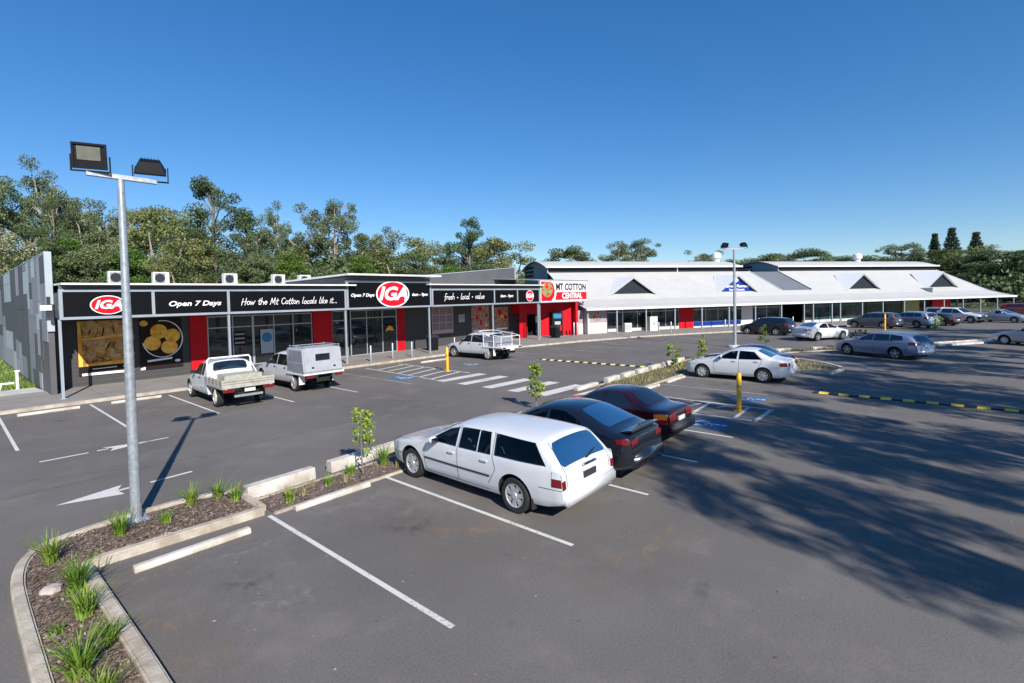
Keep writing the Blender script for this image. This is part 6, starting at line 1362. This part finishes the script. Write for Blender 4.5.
# hatch / suv
suv = dict(mw); suv.update(L=4.6, top=[(0, .55), (.02, .72), (.08, .82), (.4, .93), (1.0, 1.03), (1.15, 1.08), (1.75, 1.48), (2.1, 1.6), (2.7, 1.63), (3.6, 1.6), (4.1, 1.55), (4.22, 1.5), (4.47, 1.1), (4.52, .98), (4.56, .8), (4.57, .6)], belt=[(0, .75), (1.2, 1.0), (4.6, 1.1)],
 glass=[([(1.4, 1.06), (2.3, 1.08)], [(1.9, 1.42), (2.32, 1.5)]), ([(2.37, 1.08), (3.2, 1.1)], [(2.39, 1.5), (3.18, 1.5)]), ([(3.25, 1.1), (3.95, 1.14)], [(3.23, 1.5), (3.85, 1.45)])], ws=(1.2, 1.88, .68, .6), rw=(4.24, 4.46, .55, .6), wr=.35, axles=(.88, 3.5),
 tails=[([(4.2, .9), (4.5, .9)], [(4.18, 1.12), (4.44, 1.12)], 0)], rtails=[(4.48, 4.53, .62, .97, 0)], handles=[(2.15, .95), (3.05, .97)], mirror=(1.6, 1.1), seams=[[(1.3, 1.0), (1.25, .4)], [(2.34, 1.5), (2.34, .4)], [(3.25, 1.05), (3.1, .5)]], plate=(4.575, .85), fheads=[(.05, .3, .55, .95)], heads=[([(.15, .76), (.6, .8)], [(.2, .86), (.6, .92)])])
t = build('hatchback', suv, 'c_black'); tag(t, 'black hatchback at the arcade kerb, left of the white sedan in the lane', 'car'); t.location = (50.3, 12.9, 0); t.rotation_euler = (0, 0, R(78)); P_['bsuv'] = t
t = build('hatchback', suv, 'c_grey'); tag(t, 'dark grey hatchback behind the far yellow bollard', 'car'); t.location = (63.0, 6.1, 0); t.rotation_euler = (0, 0, R(72)); P_['gsuv'] = t
t = build('hatchback', suv, 'c_silver'); tag(t, 'pale silver hatchback showing its tail just right of the far yellow bollard', 'car'); t.location = (65.4, 3.3, 0); t.rotation_euler = (0, 0, R(58)); P_['ssuv'] = t
t = copy_tree(P_['maroon']); t['label'] = 'dark maroon car between the pale silver hatchback and the canopied utility'; t.location = (69.3, 1.4, 0); t.rotation_euler = (0, 0, R(59))
t = build('hatchback', suv, 'c_darkred'); tag(t, 'dark red car at the far right edge beyond the verandah posts', 'car'); t.location = (97, -7.2, 0); t.rotation_euler = (0, 0, R(-100)); P_['rsuv'] = t

# utilities: cab lofted, tray and canopy built behind
def cabspec(dual, L=3.6):
    e = 1.15 if dual else .15
    return spec(L=L+e*.75, top=[(0, .62), (.02, .80), (.08, .90), (.5, .98), (1.25, 1.08), (1.38, 1.12), (1.92, 1.55), (2.2, 1.68), (2.5, 1.71), (2.75+e*.75, 1.70), (2.95+e*.8, 1.66), (3.03+e*.82, 1.5), (3.07+e*.83, 1.1), (3.08+e*.84, .62)],
     plan=[(0, .62), (.08, .76), (.4, .84), (1, .87), (3.1+e, .87)], belt=[(0, .8), (1.3, 1.07), (5, 1.1)], low=[(0, .42), (.3, .32), (1, .35), (5, .38)], axles=(.78,), wr=.37, tum=.2,
     glass=[([(1.6, 1.1), (2.45, 1.11)], [(2.02, 1.5), (2.45, 1.58)])]+([([(2.52, 1.11), (2.68+e*.75, 1.11)], [(2.52, 1.58), (2.6+e*.75, 1.57)])] if dual else [([(2.52, 1.11), (2.78, 1.11)], [(2.52, 1.58), (2.76, 1.57)])]), ws=(1.42, 2.1, .68, .6), rw=(2.96+e*.8, 3.05+e*.825, .6, .64),
     seams=[[(1.5, 1.05), (1.42, .7), (1.5, .45)], [(2.48, 1.6), (2.48, .45)]]+([[(2.72+e*.75, 1.58), (2.75+e*.75, .9), (2.5+e*.75, .45)]] if dual else []), tseams=[(.45, .458)], handles=[(2.3, 1.0)]+([(2.45+e*.75, 1.0)] if dual else []), hcol='plastic', mcol='plastic', mirror=(1.75, 1.17),
     fheads=[(.03, .12, .55, .95)], heads=[([(.1, .72), (.4, .74)], [(.1, .84), (.4, .88)])], grille=(.015, .09, .42), plate=(3.08+e*.84, .5))
def ute(kind, label, dual, paint, L, rear, deck0, deckw=.92, axr=None, canopy=None, tray=True, wstyle='steel', traymat='tray'):
    sp_ = cabspec(dual); c = Car(sp_); t = build(kind, sp_, paint); tag(t, label, 'utility truck')
    Lc = sp_['L']
    # shift everything so the thing's origin sits at the vehicle's middle
    dx = L/2-Lc/2
    for ch in t.children:
        ch.location.x += dx
        if ch.name.startswith(('tail_light', 'number_plate')): bpy.data.objects.remove(ch)
    b = MB(); xr = -L/2; xc = L/2-deck0
    b.box(xr+.1, xc+.6, -.42, -.32, .45, .62); b.box(xr+.1, xc+.6, .32, .42, .45, .62); b.box(xr+.1, xr+.18, -.42, .42, .44, .61); obj('chassis_rail', b, M['under'], t)
    class Q: pass
    q = Q(); q.L = L; q.wr = sp_['wr']; q.axles = (axr,); q.W = lambda x: .87; wheels(t, q, wstyle, L)
    return t, xr, xc
def tray_parts(t, xr, xc, z=.86, hw=.93, side=.26, m='tray', tail=True):
    b = MB(); b.box(xr, xc, -hw, hw, z-.07, z); b.box(xr, xc, -hw*.9, -hw*.8, z-.15, z-.07); b.box(xr, xc, hw*.8, hw*.9, z-.15, z-.07); obj('tray_floor', b, M[m], t)
    if side:
        for nm, a in (('tray_side', (xr, xc, -hw, -hw+.035, z, z+side)), ('tray_side', (xr, xc, hw-.035, hw, z, z+side)), ('tailboard', (xr, xr+.035, -hw+.036, hw-.036, z, z+side))):
            b = MB(); b.box(*a)
            ln = 5
            if nm == 'tray_side':
                s_ = -1 if a[2] < 0 else 1
                for k in range(1, ln): xx = xr+(xc-xr)*k/ln; y = a[2] if s_ < 0 else a[3]; b.box(xx-.02, xx+.02, min(y, y+s_*.012), max(y, y+s_*.012), z+.01, z+side-.01)
            else: b.box(xr-.012, xr, -.16, .16, z+.1, z+.15)
            po = obj(nm, b, M[m], t); b = MB(); e = .004
            for zz in (z+side*.33, z+side*.66):
                if nm == 'tailboard': b.box(xr-e, xr, -hw+.04, hw-.04, zz-.006, zz+.006)
                else: y = a[2]-e if a[2] < 0 else a[3]; b.box(xr+.02, xc-.02, y, y+e, zz-.006, zz+.006)
            obj('board_groove', b, M['seam'], po)
    for sy in (-1, 1):
        b = MB(); y0 = sy*hw*.95; y1 = sy*hw*.55; b.box(xr-.03, xr+.02, min(y0, y1), max(y0, y1), z-.21, z-.09); obj('tail_light', b, M['tail'], t)
        b = MB(); b.box(xr+.95-.0, xr+.97, sy*.9-.14 if sy > 0 else -.9-.0, sy*.9 if sy > 0 else -.76, .25, .72); obj('mud_flap', b, M['dust'], t)
    b = MB(); b.box(xr-.02, xr, -.22, .16, z-.24, z-.12); obj('number_plate', b, M['plate'], t)
    b = MB(); b.box(xr+.02, xr+.1, -.5, .5, .44, .52); obj('tow_bar', b, M['steel'], t)
# single cab with dusty aluminium tray
t, xr, xc = ute('tray_utility', 'white single cab utility with dusty aluminium tray below the fruit poster', False, 'c_white', 5.15, None, 2.98, axr=4.05)
tray_parts(t, xr, xc-.15)
b = MB(); xh = xc-.1
for sy in (-1, 1): b.tube([(xh, sy*.8, .86), (xh, sy*.8, 1.7), (xh, sy*.72, 1.78)], .035, 8)
b.tube([(xh, -.75, 1.78), (xh, .75, 1.78)], .035, 8); b.tube([(xh, -.8, 1.25), (xh, .8, 1.25)], .025, 8)
for sy in (-1, 1): b.tube([(xh, sy*.8, 1.55), (xh-.45, sy*.86, 1.12)], .025, 6)
obj('headboard_rack', b, M['white_metal'], t, 40)
b = MB(); b.box(xr+.9, xc-.3, -.82, .55, .87, 1.16); me = b.mesh('toolbox', M['tray']); bm = bmesh.new(); bm.from_mesh(me); bmesh.ops.bevel(bm, geom=bm.edges, offset=.03, segments=2, affect='EDGES'); bm.to_mesh(me); bm.free(); o = link('tray_cover', me, t)
t.location = (7.72, 22.55, 0); t.rotation_euler = (0, 0, R(88)); P_['tray'] = t
# dual cab with canvas canopy
t, xr, xc = ute('canopy_utility', 'white dual cab utility with grey canvas canopy parked by the supermarket windows', True, 'c_white', 5.2, None, 3.85, axr=4.1)
xf = xc+.28
b = MB(); b.box(xr, xf, -.92, .92, .78, .86); obj('tray_floor', b, M['tray'], t)
z0, z1 = .86, 1.92; b = MB()
pts = [(xr+.02, z0), (xf, z0), (xf, z1), (xr+.14, z1)]
b.extr([(p[0], p[1]) for p in pts], 'y', -.90, .90); me = b.mesh('canopy', M['canvas_l']); bm = bmesh.new(); bm.from_mesh(me); bmesh.ops.bevel(bm, geom=bm.edges, offset=.05, segments=3, affect='EDGES'); bm.to_mesh(me); bm.free(); smooth_mesh(me, 35); ca = link('canopy', me, t)
for sy in (-1, 1):
    b = MB(); y = sy*.904; b.poly([(xr+.12, y, z0+.42), (xf-.08, y, z0+.42), (xf-.08, y, z0+.08), (xr+.1, y, z0+.08)]); b.poly([(xr+.2, y, z0+.46), (xf-.1, y, z0+.46), (xf-.3, y, z1-.1), (xr+.25, y, z1-.1)]); obj('side_flap', b, M['canvas'], ca, recalc=False)
b = MB(); b.box(xr+.045, xr+.075, -.3, .35, z0+.52, z0+.80); obj('rear_window', b, M['cglass'], ca)
b = MB(); b.box(xr-.01, xr+.02, -.34, .39, z0+.49, z0+.83); 
b = MB(); b.box(xr-.0, xr+.03, -.55, -.45, z0+.2, z0+.26); b.box(xr-.0, xr+.03, .45, .55, z0+.2, z0+.26); obj('latch', b, M['plastic'], ca)
b = MB()
for sy in (-1, 1): b.tube([(xr+.1, sy*.8, z1+.08), (xf-.1, sy*.8, z1+.08)], .02, 6); [b.tube([(x, sy*.8, z1), (x, sy*.8, z1+.12)], .018, 6) for x in (xr+.15, (xr+xf)/2, xf-.15)]
for x in (xr+.3, xf-.3): b.tube([(x, -.8, z1+.08), (x, .8, z1+.08)], .02, 6)
obj('roof_rack', b, M['steel'], t)
b = MB(); b.box(xr-.03, xr+.05, -.93, .93, .78, .84); b.box(xr, xf, -.94, -.92, .78, .86); b.box(xr, xf, .92, .94, .78, .86); obj('tray_edge', b, M['white_metal'], t)
for sy in (-1, 1):
    b = MB(); b.box(xr+.5, xr+.52, sy*.9-.26 if sy > 0 else -.9, sy*.9 if sy > 0 else -.64, .35, .74); obj('mud_flap', b, M['white_metal'], t)
    b = MB(); b.box(xr-.02, xr+.03, min(sy*.85, sy*.5), max(sy*.85, sy*.5), .64, .74); obj('tail_light', b, M['tail'], t)
b = MB(); b.tube([(L_, -.95, 1.0) for L_ in (1.75, 1.9)]+[(1.9, -.95, 1.75)], .04, 8); obj('snorkel', b, M['plastic'], t)
t.location = (11.05, 23.3, 0); t.rotation_euler = (0, 0, R(90)); P_['can'] = t
# dual cab flat bed with mesh crate
t, xr, xc = ute('flatbed_utility', 'pale silver dual cab utility with mesh sided flat bed behind the crossing', True, 'c_white', 5.25, None, 3.9, axr=3.95)
xf = xc+.28; b = MB(); b.box(xr, xf, -.92, .92, .80, .87); b.box(xr-.03, xr, -.92, .92, .74, .87); obj('tray_floor', b, M['white_metal'], t)
b = MB(); b.box(xr+.75, xf, -.86, .86, .875, 1.5); obj('crate_panel', b, M['canvas'], t)
b = MB()
for x in (xr+.1, xr+.75, xf): 
    for sy in (-1, 1): b.tube([(x, sy*.88, .87), (x, sy*.88, 1.62 if x > xr+.2 else 1.5)], .025, 6)
for sy in (-1, 1): b.tube([(xr+.1, sy*.88, 1.5), (xr+.75, sy*.88, 1.62), (xf+.6, sy*.7, 1.8)], .022, 6); b.tube([(xr+.1, sy*.88, 1.2), (xf, sy*.88, 1.2)], .015, 6)
b.tube([(xr+.1, -.88, 1.5), (xr+.1, .88, 1.5)], .022, 6); b.tube([(xf, -.88, 1.62), (xf, .88, 1.62)], .022, 6); b.tube([(xf+.6, -.7, 1.8), (xf+.6, .7, 1.8)], .022, 6)
obj('ladder_rack', b, M['white_metal'], t, 40)
for sy in (-1, 1):
    b = MB(); b.box(xr-.05, xr-.03, min(sy*.9, sy*.6), max(sy*.9, sy*.6), .76, .85); obj('tail_light', b, M['tail'], t)
    b = MB(); b.box(xr+.75, xr+.77, sy*.9-.2 if sy > 0 else -.9, sy*.9 if sy > 0 else -.7, .3, .78); obj('mud_flap', b, M['white_metal'], t)
b = MB(); b.box(xr-.05, xr-.03, -.2, .2, .62, .73); obj('number_plate', b, M['plate'], t)
t.location = (23.65, 23.45, 0); t.rotation_euler = (0, 0, R(90)); P_['hil'] = t
# far canopied ute and low ute
t, xr, xc = ute('canopy_utility', 'white and dark dual cab utility with hard canopy parked nose out under the verandah end', True, 'c_white', 5.2, None, 3.85, axr=4.0, wstyle='spoke')
xf = xc+.25; b = MB(); b.box(xr, xf, -.86, .86, .5, 1.08); me = b.mesh('tub', M['c_white']); bm = bmesh.new(); bm.from_mesh(me); bmesh.ops.bevel(bm, geom=bm.edges, offset=.05, segments=2, affect='EDGES'); bm.to_mesh(me); bm.free(); link('tub', me, t)
b = MB(); b.extr([(-.84, 1.08), (.84, 1.08), (.7, 1.7), (-.7, 1.7)], 'x', xr+.03, xf); obj('canopy', b, M['c_white'], t)
b = MB()
for sy in (-1, 1): b.poly([(xr+.15, sy*.835, 1.16), (xf-.12, sy*.835, 1.16), (xf-.12, sy*.745, 1.56), (xr+.25, sy*.745, 1.56)])
obj('canopy_window', b, M['cglass'], t, recalc=False)
b = MB(); b.box(xr-.04, xr+.02, -.8, -.55, .6, .95); obj('tail_light', b, M['tail'], t)
b = MB(); b.box(2.45, 2.68, -.8, .8, .45, .75); obj('bull_bar', b, M['plastic'], t)
t.location = (75.4, -.2, 0); t.rotation_euler = (0, 0, R(-118)); P_['can2'] = t
lu = dict(lan); lu.update(L=5.0, top=[(0, .48), (.02, .6), (.08, .7), (.3, .78), (.8, .88), (1.3, .95), (1.45, 1.0), (2.1, 1.33), (2.4, 1.44), (2.7, 1.44), (2.9, 1.38), (3.1, 1.06), (3.2, 1.04), (4.85, 1.04), (4.93, .95), (4.97, .6)], plan=[(0, .6), (.1, .75), (.4, .88), (1, .92), (4.5, .92), (4.97, .85)], belt=[(0, .62), (1.3, .92), (3, .97), (5, .98)],
 glass=[([(1.7, .98), (2.6, .99)], [(2.25, 1.3), (2.6, 1.35)])], ws=(1.5, 2.2, .66, .56), rw=(2.92, 3.08, .5, .56), axles=(.95, 3.9), handles=[(2.5, .88)], seams=[[(1.6, .95), (1.5, .4)], [(2.75, 1.0), (2.75, .4)]], tails=[([(4.7, .7), (4.9, .7)], [(4.7, .95), (4.9, .95)], 0)], rtails=[], plate=(4.98, .7), tseams=[(.3, .308)], mirror=(1.95, 1.03))
t = build('low_utility', lu, 'c_silver'); tag(t, 'low silver utility car parked nose out at the far right, right of the canopied utility', 'utility car'); t.location = (77.3, -4.0, 0); t.rotation_euler = (0, 0, R(-120))
